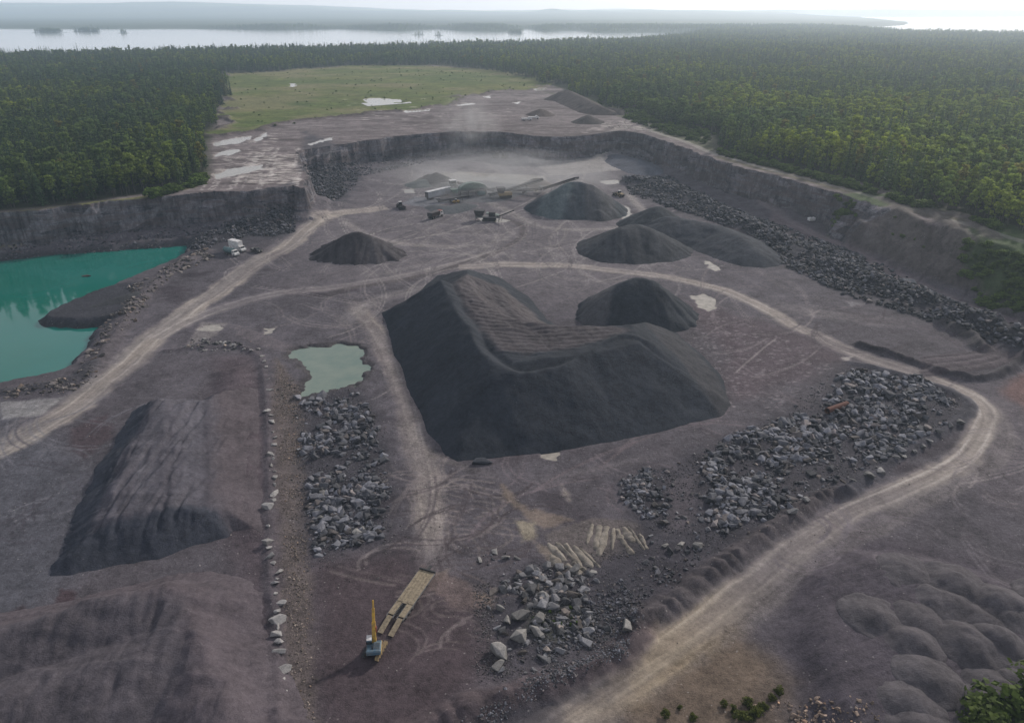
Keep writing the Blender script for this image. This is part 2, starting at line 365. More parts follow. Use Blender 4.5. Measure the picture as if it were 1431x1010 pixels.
# soft right slope: soil, gullies and greenery
sl = (soft * ss(.02, .2, up) * ss(1.0, .9, up))[:, None]
g_ = fbm(x * .35 - y * .1, y * .12, 41, 4)[:, None]
c = c * (1 - sl) + (np.array([84, 78, 74.]) + g_ * 22) * sl
for gp in ([(1165,300),(1200,296),(1240,300),(1235,318),(1190,320),(1160,312)], [(1340,350),(1380,340),(1431,348),(1520,380),(1520,470),(1431,410),(1390,400),(1350,375)], [(1400,372),(1431,370),(1500,395),(1480,425),(1420,412),(1395,395)]):
    paint(gp, 6, (62,78,44), 2, .85, 3, .2)
# ---- roads and tracks
C1 = (156, 147, 138)
road([(-160,700),(-60,655),(0,628),(100,572),(170,515),(230,460),(290,418),(350,374),(400,345),(432,318),(470,300),(540,290)], 0, 9.5, C1, 20, .85, True, 1.5, rut=.12, seed=1)
road([(-100,632),(0,606),(120,540),(190,480),(250,440),(300,405),(360,360),(410,330)], 0, 4, (122,116,112), 14, .6, False, 1, seed=2)
road([(220,475),(270,447),(330,425),(400,410),(470,400),(560,386),(640,368),(700,352)], 0, 6.5, (142,135,131), 18, .8, True, 1.6, rut=.1, seed=3)
road([(440,425),(480,405),(560,391),(640,371),(700,350),(728,334),(733,322),(722,312),(702,306),(668,304)], 0, 3.4, (84,77,75), 8, .85, False, .7, rut=.1, seed=4)
road([(470,392),(560,376),(640,358),(700,337),(716,325),(700,312)], 0, 3.5, (136,130,126), 12, .6, False, 1.2, seed=5)
road([(640,372),(760,370),(860,376),(940,388),(1010,404),(1070,430),(1130,465),(1200,494),(1290,524),(1350,550),(1378,580),(1366,618),(1320,658),(1250,692),(1170,728),(1100,772),(1030,830),(960,888),(880,944),(780,1010),(640,1110)], 0, 6.4, (154,145,137), 22, .85, True, 1.1, rut=.12, seed=6)
road([(1431,560),(1390,570),(1400,610),(1370,660),(1290,700),(1200,745),(1130,790),(1060,850),(980,905),(900,960),(800,1030),(700,1110)], 0, 4.4, (122,115,110), 13, .6, False, 1.1, seed=7)
road([(1090,800),(1010,858),(940,905),(860,955),(780,1010),(660,1100)], 0, 8.5, (150,132,102), 18, .85, False, 1.8, rut=.12, seed=8)
road([(1040,415),(1090,425),(1150,437),(1210,446),(1270,452)], 0, 8, (128,121,117), 16, .7, False, 3, seed=9)
road([(1180,438),(1230,447),(1265,455),(1280,462)], 0, 12, (146,139,134), 18, .6, False, 4, seed=10)
road([(820,360),(880,374),(960,360),(1010,350)], 0, 6, (118,112,112), 9, .5, False, 3, seed=11)
road([(485,412),(505,440),(530,470),(552,520),(572,570),(588,640),(598,700),(604,780),(618,840)], 0, 6.5, (142,133,126), 20, .9, False, 1.5, rut=.08, seed=12)
road([(470,470),(500,440),(540,415),(600,400),(660,385)], 0, 7, (132,126,122), 18, .75, False, 2, seed=13)
road([(560,560),(585,620),(640,650),(690,665),(705,690)], 0, 2.0, (128,120,114), 8, .5, False, .8, seed=14)
road([(704,690),(760,672),(830,655),(900,640),(960,625)], 0, 2.6, (122,114,112), 12, .6, False, 1.2, seed=15)
road([(830,192),(880,178),(925,188),(968,203),(1000,215),(1045,228),(1100,243),(1160,258),(1210,272),(1262,289),(1310,303),(1370,320),(1431,338),(1560,378)], UZ, 4.2, (140,135,128), 10, .9, True, .9, seed=16)
road([(560,180),(640,172),(740,160),(820,150),(860,158)], UZ, 7, (132,122,118), 8, .5, False, 3, seed=17)
road([(1060,285),(1120,318),(1200,356),(1290,400),(1350,428),(1431,462),(1520,500)], 0, 5.0, (122,112,110), 10, .7, True, 1.4, seed=18)
road([(640,262),(700,290),(760,318),(860,318),(900,300),(888,282),(870,262)], 0, 5, (142,136,131), 16, .75, False, 1.5, seed=19)
road([(470,300),(520,330),(620,345),(700,338)], 0, 4.5, (140,133,128), 16, .75, False, 1.5, seed=20)
road([(430,318),(428,300),(440,296),(480,290)], 0, 2.4, (86,80,80), 8, .5, False, .8, seed=21)
# looping wheel tracks
def scrib(px, py, rx, ry, n, col, w=.5, amt=.5, z0=0, seed=0):
    rs = np.random.default_rng(seed)
    for k in range(n):
        ax, ay = px + rs.uniform(-rx, rx), py + rs.uniform(-ry, ry); a = rs.uniform(0, 2 * PI); cur = rs.uniform(-.5, .5); pts = [(ax, ay)]
        st = rs.uniform(.16, .4) * rx
        for q in range(int(rs.integers(4, 8))):
            a += cur; ax += math.cos(a) * st; ay += math.sin(a) * st * .45; pts.append((ax, ay))
        P0 = WP(pts, z0)
        cc = np.array(col) + rs.uniform(-10, 10)
        road_w(P0, w * rs.uniform(.7, 1.4), cc, amt * rs.uniform(.5, 1)); road_w(P0 + np.array([1.1, 1.4]), w * rs.uniform(.7, 1.2), cc, amt * rs.uniform(.5, 1))
def road_w(P0, w, col, amt):
    P = spline(P0, 5); e = w * 2
    j = np.where((x > P[:, 0].min() - e) & (x < P[:, 0].max() + e) & (y > P[:, 1].min() - e) & (y < P[:, 1].max() + e))[0]
    if not len(j): return
    d, _, _ = segdist(x[j], y[j], P)
    k = (ss(w, w * .3, d) * amt * (up[j] < .5))[:, None]; c[j] = c[j] * (1 - k) + np.array(col, float) * k
for a_ in ((620,720,70,60,16,(128,119,114)), (700,350,120,30,18,(132,126,122)), (560,340,110,45,18,(134,128,124)), (860,350,100,35,12,(128,122,120)), (620,860,70,50,9,(112,102,98)),
           (470,450,90,30,10,(126,119,116)), (380,360,60,30,8,(128,121,117)), (1080,450,100,40,9,(126,118,115)), (1390,640,70,60,9,(126,118,116)), (60,640,70,80,9,(112,110,112)),
           (560,270,80,30,12,(138,132,128)), (740,240,100,18,10,(142,136,132)), (1060,620,110,60,7,(112,102,102)), (1250,770,120,30,7,(112,105,106)), (830,640,110,40,8,(110,100,100)), (600,560,40,80,6,(122,114,110))):
    scrib(a_[0], a_[1], a_[2], a_[3], int(a_[4] * 1.6), a_[5], .40, .75, 0, int(a_[0] * 3 + a_[1]))
for a_ in ((620,740,80,60,10,(74,66,66)), (560,330,110,45,9,(88,82,82)), (700,300,100,30,9,(90,84,84)), (1150,440,100,30,7,(80,72,74)), (60,700,70,80,6,(80,76,80))):
    scrib(a_[0], a_[1], a_[2], a_[3], int(a_[4] * 2), a_[5], .40, .6, 0, int(a_[0] * 5 + a_[1]))
# spilled grey dust by the plant and pale water stains
for pp, z0, cc in (([(742,226),(870,220),(868,238),(770,246)],0,(138,133,130)), ([(595,252),(640,240),(760,246),(770,262),(700,262),(640,256)],0,(150,146,140)), ([(620,262),(668,252),(760,262),(700,282),(640,284)],0,(98,100,100)),
                   ([(640,280),(600,290),(560,285),(580,275)],0,(112,114,116)), ([(700,676),(716,690),(728,706),(800,726),(760,740),(706,700)],0,(130,116,102)), ([(722,728),(748,730),(752,752),(730,756)],0,(150,140,120)), ([(760,745),(830,722),(890,728),(905,765),(850,780),(810,806),(775,795)],0,(106,98,92)), ([(740,748),(775,770),(800,800),(770,790)],0,(132,120,106)),
                   ([(606,800),(624,796),(630,812),(612,814)],0,(140,126,110)), ([(660,826),(690,832),(686,850),(662,846)],0,(142,124,106)), ([(590,790),(650,812),(690,850),(640,850),(600,826)],0,(112,98,92)),
                   ([(945,840),(985,826),(975,842),(920,868)],0,(150,143,134)), ([(896,870),(920,872),(906,900),(896,905)],0,(140,126,112)), ([(785,676),(800,690),(796,700),(786,690)],0,(150,140,132)),
                   ([(280,452),(320,452),(300,470),(262,484),(270,468)],0,(126,120,116)), ([(0,562),(90,556),(60,580),(0,588)],0,(136,134,132)), ([(1175,500),(1190,498),(1186,508)],0,(165,158,152)), ([(1180,420),(1210,424),(1190,428)],0,(130,126,126)),
                   ([(450,500),(380,470),(330,455),(330,470),(380,490)],0,(104,97,97))):
    paint(pp, z0, cc, .7, .8, .8, .6)
paint([(50,446),(110,416),(150,402),(195,398),(180,440),(150,462),(60,462)], -1, (58,58,62), 1.5, .9, 1, .3)
# dark rubble beds
for pp in ([(412,552),(500,546),(530,590),(548,690),(530,760),(440,782),(420,700),(415,620)], [(862,665),(930,650),(1060,595),(1150,560),(1180,515),(1290,530),(1345,565),(1330,596),(1220,655),(1130,700),(1040,760),(950,800),(900,850),(880,880),(790,900),(700,940),(690,850),(740,790),(860,790),(890,740)],
           [(866,245),(930,245),(1010,285),(1120,330),(1230,380),(1330,420),(1431,465),(1431,500),(1300,450),(1180,410),(1100,370),(1040,320),(940,290),(900,275)],
           [(255,345),(300,325),(412,300),(412,325),(380,335),(290,360),(240,378)], [(640,1010),(760,940),(880,890),(880,930),(700,1040),(560,1080)], [(430,215),(505,250),(480,285),(425,280)]):
    paint(pp, 0, (62,60,64), 3.5, .7, 4.0, .2)
paint([(936,670),(970,664),(968,740),(930,745)], 0, (88,82,84), 1.5, .9, 1, .4)
paint([(740,850),(800,840),(830,870),(790,900),(745,890)], 0, (70,74,58), 1.5, .5, 1.5, .4)
# ---- banks, berms and hollows
paint([(885,860),(1045,770),(1100,735),(1130,715),(1125,700),(1040,752),(960,805),(895,850)], 0, (70,64,66), 1, .7, 1, .4)
berm([(560,1040),(640,1000),(740,966),(830,935),(880,905),(892,872)], 0, 3.6, 1.7, .3, seed=3, scallop=.25, colr_=(86,76,76), per=5)
berm([(892,868),(926,856),(975,820),(1030,778),(1075,745),(1120,715)], 0, 3.0, 1.9, .3, seed=5, scallop=.4, colr_=(84,78,78), per=4.5)
berm([(1120,712),(1150,692),(1180,690)], 0, 2.6, 1.5, .3, seed=6, scallop=.5, colr_=(80,74,74), per=4)
berm([(1180,690),(1240,650),(1310,605),(1350,580),(1352,562),(1320,545),(1250,522),(1190,508)], 0, 2.6, .9, .3, seed=7, colr_=(74,72,76))
berm([(1200,482),(1260,500),(1320,522),(1370,530),(1410,518),(1431,500),(1500,470)], 0, 2.2, 1.6, .4, seed=8, colr_=(62,58,60))
berm([(232,492),(262,488),(300,486),(336,486),(362,500),(370,540),(374,600),(376,700),(376,800),(388,900),(394,1040)], 0, 1.6, .5, .5, seed=9, colr_=(86,80,82))
berm([(128,520),(150,488),(170,455),(200,415),(236,380),(290,352)], 0, 4.5, 1.0, .6, seed=10, colr_=(92,86,86))
berm([(0,548),(60,540),(110,528),(128,512)], 0, 3.5, 1.0, .6, seed=11, colr_=(74,72,74))
for k_, (ax, ay) in enumerate([(1240,330),(1275,335),(1310,325),(1300,350),(1338,352),(1330,372),(1260,350),(1362,372)]):
    berm([(ax-14,ay-8),(ax,ay),(ax+8,ay+10)], 1, 5, 1.0, .6, seed=20 + k_, colr_=(92,86,80))
for k_, (a, b_) in enumerate([((1320,452),(1390,470)),((1335,462),(1368,486)),((1380,452),(1431,490)),((1400,440),(1460,470))]):
    berm([a, ((a[0]+b_[0])/2, (a[1]+b_[1])/2 - 6), b_], 0, 4.0, 2.6, .4, seed=30 + k_, colr_=(72,68,68))
for k_ in range(7):
    berm([(1290,500 + k_*4),(1370,492 + k_*4),(1431,470 + k_*5)], 0, 1.2, .35, .4, seed=40 + k_, colr_=(98,90,90) if k_ % 2 else (80,72,74))
berm([(880,255),(930,262),(1010,300),(1080,335),(1150,368),(1230,398),(1310,428),(1380,462),(1431,492)], 0, 9, 2.6, .5, seed=50, colr_=(60,59,64))
berm([(262,338),(320,328),(400,312)], 0, 10, 2.0, .5, seed=51, colr_=(62,60,63))
# low fill of dumped sand in the near right corner
FILL = WP([(1105,800),(1180,765),(1280,770),(1380,800),(1520,830),(1600,1100),(1180,1130),(1110,980),(1085,880)])
fd = psd(x, y, FILL)
zz += ss(0, 7, fd) * 2.6 * (1 + .15 * fbm(x * .1, y * .1, 55, 3)) + ss(0, 5, fd) * .22 * fbm(x * .25 - y * .5, y * .35, 56, 3)
# broad banks beside the left heaps
for pp, hgt, sf in ((([(40,870),(150,840),(250,815),(300,830),(330,870),(370,1000),(380,1110),(-200,1110),(-200,900)]), 2.2, 7),
                    (([(290,520),(355,505),(372,620),(380,760),(330,760),(300,650)]), .8, 5)):
    q = psd(x, y, WP(pp)); zz += ss(0, sf, q) * hgt + ss(0, sf, q) * .28 * fbm(x * .5 + y * .12, y * .07, 57, 4)
# water hollows
dl, _, _ = segdist(x, y, LAKE, True); inl = inside(x, y, LAKE)
sl_ = np.where(inl, dl, -dl) + fbm(x * .18, y * .18, 58, 3) * 1.6 + fbm(x * .6, y * .6, 59, 2) * .5
bank = -2.5 - sl_ * .75
zz = np.where((sl_ > -6) & (Y[I] < 400), np.minimum(zz, np.maximum(bank, -8)), zz)
wet = (ss(-3.0, -.2, sl_) * (up < .4) * .7)[:, None]; c = c * (1 - wet) + np.array([52, 54, 54.]) * wet
sp_ = psd(x, y, POND) + fbm(x * .35, y * .35, 62, 4) * 2.2
zz -= ss(-.6, 1.6, sp_) * .8
kk = (ss(-1.6, -.2, sp_) * .6)[:, None]; c = c * (1 - kk) + np.array([72, 68, 66.]) * kk
PUDDLES = [  # (pixels, ground height, bright)
 ([(966,412),(985,410),(1000,416),(998,430),(990,434),(975,428)], 0), ([(748,628),(768,622),(780,630),(776,640),(760,636)], 0),
 ([(504,139),(520,137),(558,139),(562,143),(520,146)], UZ), ([(298,199),(325,193),(350,189),(354,193),(330,200),(304,204)], UZ), ([(306,212),(330,208),(340,211),(322,217),(302,219)], UZ),
 ([(300,243),(322,235),(362,231),(366,235),(340,243),(302,250)], UZ), ([(352,196),(372,185),(374,188),(360,198)], UZ), ([(430,200),(465,191),(466,194),(434,203)], UZ), ([(562,155),(600,152),(598,155),(566,158)], UZ),
 ([(636,146),(662,143),(664,145),(640,148)], UZ), ([(672,135),(686,134),(684,137)], UZ), ([(404,117),(412,116),(414,121),(406,122)], UZ), ([(716,144),(728,142),(726,145)], UZ), ([(745,124),(764,123),(762,126),(748,127)], UZ),
 ([(985,364),(996,366),(1010,376),(1000,378),(990,371)], 0), ([(664,303),(690,304),(712,308),(704,311),(676,309)], 0), ([(872,286),(880,288),(882,300),(870,305),(868,299),(876,295)], 0), ([(838,252),(862,250),(868,256),(846,257)], 0),
 ([(612,243),(628,241),(634,246),(618,250)], 0), ([(564,265),(578,263),(580,269),(566,270)], 0), ([(740,262),(756,252),(762,256),(750,268)], 0), ([(1096,240),(1100,238),(1104,242)], UZ),
 ([(964,452),(978,444),(974,450),(966,456)], 0), ([(286,456),(306,453),(316,459),(296,462),(276,462)], 0), ([(372,459),(386,456),(380,464),(370,466)], 0)]
for pp, z0 in PUDDLES:
    P = WP(pp, z0); e = 6
    j = np.where((x > P[:, 0].min() - e) & (x < P[:, 0].max() + e) & (y > P[:, 1].min() - e) & (y < P[:, 1].max() + e))[0]
    if len(j):
        az_ = 1.0 if z0 == 0 else 2.2
        q = psd(x[j], y[j], P) + fbm(x[j] * .45, y[j] * .45 / az_, 63, 4) * 1.5 * az_
        base_ = float(np.median(zz[j][q > -.5])) if (q > -.5).any() else z0
        k = ss(-.8, .5, q); zz[j] = zz[j] * (1 - k) + (base_ - .40) * k
        ZB[pp[0]] = base_ - .24
        k = (ss(-.8, .6, q))[:, None] * .8; c[j] = c[j] * (1 - k) + np.array([150, 143, 136.]) * k
kf = np.isin(cl, (0, 1, 5))[:, None] * ss(138, 104, c.mean(1))[:, None]; c = c * (1 - kf) + c * np.array([.915, .915, .945]) * kf
z[I] = zz; colr[I] = c; cls[I] = cl
cliff_v = np.zeros(NV, bool); cliff_v[I] = (up > .03) & (up < .97) & (soft < .6)
cls[cliff_v] = 2
# ---- far country
J = np.where(~near)[0]; x, y = X[J], Y[J]
s1 = psd(x, y, BIGLAKE) + fbm(x * .004, y * .004, 100, 4) * 45; s2 = psd(x, y, LAKE_B) + fbm(x * .002, y * .002, 101, 3) * 60
zf = UZ + fbm(x * .002, y * .002, 102, 3) * 2 - 3.5 * ss(1400, 1900, y)
zf = np.where(s1 > -120, np.minimum(zf, np.clip(-s1 / 8, -3, 15)), zf)
zf = np.where(s2 > -180, np.minimum(zf, np.clip(-s2 / 12, -3, 15)), zf)
for (ax, ay, r_, asp) in ISLES:
    wx, wy = W(ax, ay); d = np.hypot((x - wx) / r_ / 3.0, (y - wy) / (r_ * asp * 1.0 + 10)) ; zf = np.where(s1 > 0, np.maximum(zf, 5 * (1 - d) + fbm(x * .02, y * .02, 5, 2) * 2 - 1), zf)
hill = ss(6500, 11500, y) * (50 + 45 * fbm(x * .0006, y * .0003, 103, 4)) + ss(7000, 12000, y) * ss(-600, -5200, x) * 95 + 45 * np.exp(-((x - 520) / 210) ** 2 - ((y - 10500) / 700) ** 2)
zf += hill * (s2 < -100)
patch = fbm(x * .0012, y * .0006, 104, 5)[:, None]
cf = np.array([52, 62, 44.]) + patch * np.array([20, 18, 12.]) + fbm(x * .01, y * .004, 105, 4)[:, None] * 10
z[J] = zf; colr[J] = cf; cls[J] = 4

V = np.stack([X, Y, z], 1); Cl = lin(np.clip(colr, 6, 235))
Q = grid_quads(NR, NC)
qc = cls[Q].max(1); qc[(cls[Q] == 2).any(1)] = 2
zq = z[Q]; dq = np.hypot(X[Q[:, 0]] - X[Q[:, 2]], Y[Q[:, 0]] - Y[Q[:, 2]]); qc[((zq.max(1) - zq.min(1)) > 1.1 * dq) & (Y[Q[:, 0]] < 640) & (zq.max(1) > 2) & ~((X[Q[:, 0]] > 125) & (Y[Q[:, 0]] < 300))] = 2
M_ground = ground_mat("quarry_dirt", .8, speck=.55, contrast=1.5); M_road = ground_mat("packed_gravel", .5, speck=.25, contrast=.9)
M_cliff = ground_mat("blasted_rock_face", .9, True, 0); M_grass = ground_mat("meadow_turf", .8, speck=0, contrast=1.4, grain=.5)
M_soil = ground_mat("forest_soil", .8, speck=0); M_up = ground_mat("stripped_bedrock", .5, speck=.6, contrast=1.6, grain=.6)
for k_, nm, mt in ((0, "quarry_floor_ground", M_ground), (1, "haul_road", M_road), (2, "quarry_cliff", M_cliff), (3, "meadow_ground", M_grass), (4, "forest_ground", M_soil), (5, "upper_ground", M_up)):
    f = qc == k_
    v_, q_, c_ = submesh(V, Q, f, Cl)
    o = bpy.data.objects.new(nm, fast_mesh(nm, v_, q_, mt, c_)); link(o); o["kind"] = "structure"
ZG = z.reshape(NR, NC)
def ground(px_, py_):
    """height of the ground at world points"""
    px_ = np.atleast_1d(np.asarray(px_, float)); py_ = np.atleast_1d(np.asarray(py_, float))
    r = np.clip(np.searchsorted(ys, py_) - 1, 0, NR - 2); fy = np.clip((py_ - ys[r]) / (ys[r + 1] - ys[r]), 0, 1)
    u = px_ / (py_ + 48); g = np.clip((u - us[0]) / (us[1] - us[0]), 0, NC - 1.001); cI = g.astype(int); fx = g - cI
    return (ZG[r, cI] * (1 - fx) + ZG[r, cI + 1] * fx) * (1 - fy) + (ZG[r + 1, cI] * (1 - fx) + ZG[r + 1, cI + 1] * fx) * fy
def g1(a, b): return float(ground(a, b)[0])

# ------------------------------------------------------------------ waters
def sheet(name, P, zc, mat, grow=0.0):
    P = np.asarray(P, float); cen = P.mean(0)
    if grow: P = cen + (P - cen) * (1 + grow)
    bm = bmesh.new(); vs = [bm.verts.new((p[0], p[1], zc)) for p in P]; bm.faces.new(vs); bmesh.ops.triangulate(bm, faces=bm.faces[:])
    me = bpy.data.meshes.new(name); bm.normal_update(); bm.to_mesh(me); bm.free(); me.materials.append(mat)
    if me.polygons and me.polygons[0].normal.z < 0: me.flip_normals()
    o = bpy.data.objects.new(name, me); link(o); o["kind"] = "structure"; return o
lk = [(-420., 262.), (-208., 285.)] + [tuple(W(p[0], p[1], -2.5)) for p in [(262,334),(290,345),(270,365),(240,385),(200,410),(170,470),(150,500),(130,530),(80,545),(0,560)]] + [(-420., 100.)]
M_teal = water_mat("quarry_lake_water", (14,92,78), (26,102,94), .05, .06, .8, .5, .012)
sheet("quarry_lake_water", lk, -2.5, M_teal)
sheet("pond_water", POND, -.42, water_mat("pond_water", (112,122,110), (96,112,102), .10, .06, 1.5, .4, .12), .12)
M_pud = water_mat("puddle_water", (150,143,132), (126,119,110), .16, .1, 2.0, .6, .6)
for pp, z0 in PUDDLES:
    sheet("puddle_water", WP(pp, z0), ZB.get(pp[0], z0 - .1), M_pud, .45)
M_lake = water_mat("lake_water", (150,156,160), (136,144,150), .12, .2, .05, .6, .002)
sheet("lake_water", [(-9000., 900.), (9000., 900.), (9000., 9500.), (-9000., 9500.)], -.3, M_lake)
# ------------------------------------------------------------------ stockpiles: each one heap, its slopes at the angle of repose
M_pile = ground_mat("crushed_stone", .7, speck=.12, contrast=1.2)
M_sand = ground_mat("dumped_sand", .6, speck=.1, contrast=1.1)
PILE_FP = []
def pile(name, label, crests, slope, col, group=None, mat=None, soft=1.2, gul=.10, rough=.25, res=None, paints=(), cat="stockpile", cap=None, seed=0, top=None, asym=None, foot=None, foot2=None, lump=0.0, gf=.35, base=0.0, clip=None):
    """crests: lists of (px, py, z) ridge points; height falls off from them with SLOPE"""
    mat = mat or M_pile
    SEG = []
    for cr in crests:
        P = [(*W(a, b, zc), zc) for a, b, zc in cr]
        if len(P) == 1: P = P * 2
        SEG.append(spline(P, 6) if len(P) > 2 else np.array(P))
    allp = np.vstack(SEG); hm = allp[:, 2].max() - base; e = hm / slope * 1.35 + 3
    if foot is not None:
        FP = WP(foot); x0, y0 = FP.min(0) - 2; x1, y1 = FP.max(0) + 2
    else: x0, y0 = allp[:, 0].min() - e, allp[:, 1].min() - e; x1, y1 = allp[:, 0].max() + e, allp[:, 1].max() + e
    dist = max(60, y0); res = res or min(1.2, max(.3, dist * .0026))
    nx, ny = int((x1 - x0) / res) + 1, int((y1 - y0) / res) + 1
    gx, gy = np.meshgrid(np.linspace(x0, x1, nx), np.linspace(y0, y1, ny)); gx, gy = gx.ravel(), gy.ravel()
    h = np.full(gx.shape, -9.0)
    wx = gx + fbm(gx * .11, gy * .11, seed + 1, 3) * hm * .12; wy = gy + fbm(gx * .11 + 9, gy * .11, seed + 2, 3) * hm * .12
    for P in SEG:
        for i in range(len(P) - 1):
            a, b = P[i], P[i + 1]; v = b[:2] - a[:2]; L2 = v @ v + 1e-6
            t = np.clip(((wx - a[0]) * v[0] + (wy - a[1]) * v[1]) / L2, 0, 1)
            dx_, dy_ = wx - a[0] - t * v[0], wy - a[1] - t * v[1]; d = np.hypot(dx_, dy_)
            s_ = slope
            if asym is not None:
                s_ = slope * (1 + asym[2] * (dx_ * asym[0] + dy_ * asym[1]) / (d + .5))
            ang = np.arctan2(dy_, dx_)
            g = 1 + gul * fbm(ang * 5.0 + i * .0, (a[0] + t * v[0]) * gf + (a[1] + t * v[1]) * gf, seed + 5, 4)
            hh = a[2] + t * (b[2] - a[2]) - s_ * g * (np.sqrt(d * d + soft * soft) - soft)
            h = np.maximum(h, hh)
    if foot is not None:      # flat-topped heap inside a foot line
        q = psd(gx, gy, FP) + fbm(gx * .12, gy * .12, seed + 8, 4) * 1.6
        h = np.minimum(h, q * slope)
    h = h - base
    if foot2 is not None:
        F2 = WP(foot2); q = psd(gx, gy, F2) + fbm(gx * .12, gy * .12, seed + 8, 4) * .8; h = np.minimum(np.maximum(h, np.minimum(q * .50, 11.6)), q * slope * 1.12)
    toe = ss(0, 2.5, h)
    h = h + rough * fbm(gx * .5, gy * .5, seed + 3, 3) * ss(-.5, 1.5, h) + lump * fbm(gx * .16, gy * .16, seed + 4, 3) * toe
    if top is not None: h = top(gx, gy, h)
    g0 = ground(gx, gy)
    zz_ = h + base if cap is None else h + g0
    keep_v = zz_ > (g0 - .25 if clip is None else np.maximum(g0 - .1, clip + hm * 0))
    q = grid_quads(ny, nx); keep = keep_v[q].any(1)
    cc = np.tile(np.array(col, float), (len(gx), 1)) + fbm(gx * .09, gy * .09, seed + 11, 4)[:, None] * 5
    for fn in paints: cc = fn(gx, gy, h, cc)
    if name == 'sand_mound': keep = (h > .3)[q].all(1)
    V_ = np.stack([gx, gy, np.maximum(zz_, g0 - .8)], 1)
    v_, q_, c_ = submesh(V_, q, keep, lin(np.clip(cc, 6, 235)))
    cen = np.array([v_[:, 0].mean(), v_[:, 1].mean(), 0]); 
    o = bpy.data.objects.new(name, fast_mesh(name, v_ - cen, q_, mat, c_)); link(o); o.location = cen
    tag(o, label, cat, group); PILE_FP.append((gx[h > .3], gy[h > .3], res)); return o
def pz(pts, z0, col, soft_=1.5, amt=1.0, nz=1.0):
    P = WP(pts, z0)
    def f(gx, gy, h, c):
        k = (ss(-soft_, soft_, psd(gx, gy, P) + fbm(gx * .3, gy * .3, 7, 3) * nz) * amt)[:, None]
        return c * (1 - k) + np.array(col, float) * k
    return f
def streaks(P0, P1, f, amp, pts=None, z0=6):
    d = np.array(W(*P1)) - np.array(W(*P0)); d = d / np.hypot(*d); n_ = np.array([-d[1], d[0]])
    P = WP(pts, z0) if pts is not None else None
    def g(gx, gy, h, c):
        u = gx * n_[0] + gy * n_[1]; v = gx * d[0] + gy * d[1]
        s = (vn(u * f, v * f * .06, 3) - .5) * 2 * amp + (vn(u * f * 2.3, v * f * .1, 4) - .5) * amp
        k = np.ones(len(gx)) if P is None else ss(-1, 1.5, psd(gx, gy, P))
        return c + (s * k)[:, None]
    return g
DK = (47, 50, 56)
G_ = "dark crushed stone stockpiles on the quarry floor"
def tracks_top(gx, gy, h):
    P2 = WP([(634,404),(650,398),(690,398),(712,425),(745,462),(785,486),(850,478),(800,503),(740,516),(706,510),(672,474),(650,440)], 9)
    k2 = ss(-1.5, 2.5, psd(gx, gy, P2)); tg_ = 11.3 - 4.2 * ss(172, 224, gy); h = h + k2 * np.clip(tg_ - h, -.6, 9)
    P = WP([(640,392),(700,388),(770,440),(840,468),(880,480),(820,498),(740,515),(700,508),(668,470),(645,430)], 9)
    k = ss(-.5, 2, psd(gx, gy, P))
    c1 = np.array(W(620, 380, 10)); r = np.hypot(gx - c1[0] - 35, gy - c1[1] - 8)
    return h + k * (.12 * np.sin(r * 2.6 + fbm(gx * .2, gy * .2, 3, 2) * 3) + .25 * fbm(gx * .7, gy * .7, 9, 3))
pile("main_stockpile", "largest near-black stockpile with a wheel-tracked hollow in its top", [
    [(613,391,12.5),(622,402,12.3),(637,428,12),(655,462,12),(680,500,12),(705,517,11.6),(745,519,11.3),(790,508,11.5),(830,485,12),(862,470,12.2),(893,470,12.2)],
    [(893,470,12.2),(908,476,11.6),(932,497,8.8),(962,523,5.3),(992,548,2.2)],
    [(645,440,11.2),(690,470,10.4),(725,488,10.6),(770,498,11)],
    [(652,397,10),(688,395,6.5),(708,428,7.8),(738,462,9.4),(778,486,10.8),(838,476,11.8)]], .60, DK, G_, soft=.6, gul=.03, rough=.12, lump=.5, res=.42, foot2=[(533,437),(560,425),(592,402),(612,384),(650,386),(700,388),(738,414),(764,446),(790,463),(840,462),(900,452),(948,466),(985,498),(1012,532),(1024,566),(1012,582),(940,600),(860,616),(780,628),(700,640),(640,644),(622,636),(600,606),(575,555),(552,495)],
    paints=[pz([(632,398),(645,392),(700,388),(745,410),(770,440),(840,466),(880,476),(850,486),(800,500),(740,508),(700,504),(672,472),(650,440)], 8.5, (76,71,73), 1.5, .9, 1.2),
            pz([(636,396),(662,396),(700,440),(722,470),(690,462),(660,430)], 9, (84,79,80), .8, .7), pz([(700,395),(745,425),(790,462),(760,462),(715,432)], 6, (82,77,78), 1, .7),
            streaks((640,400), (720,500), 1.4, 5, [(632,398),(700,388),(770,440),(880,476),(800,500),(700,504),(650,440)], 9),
            pz([(905,474),(960,521),(1012,562),(1040,560),(1000,500),(950,450),(900,450)], 5, (60,59,62), 1.2, .8)], top=tracks_top, seed=1)  # last paint: right flank coloured paler, as the sunlit side
pile("gravel_pile", "near-black cone with a lighter shoulder, just behind the largest stockpile, beside a pale puddle", [[(880,391,12.0),(893,388,12.4),(908,391,12.0)],[(850,404,7.5),(836,414,4.0)]], .78, (52,55,60), G_, seed=2,
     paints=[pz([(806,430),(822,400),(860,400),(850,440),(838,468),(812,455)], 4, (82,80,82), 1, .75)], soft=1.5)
pile("gravel_pile", "brownish-black pile with gullied sides, nearest to the parked white box truck", [[(488,327,8.0),(503,324,8.6),(518,331,7.2)],[(530,338,5),(552,349,2.2)]], .62, (58,55,58), G_, gul=.35, rough=.35, seed=3,
     paints=[pz([(520,340),(575,350),(560,368),(500,375)], 1.5, (74,70,72), 1.5, .7), streaks((500,325), (480,385), .9, 9)])
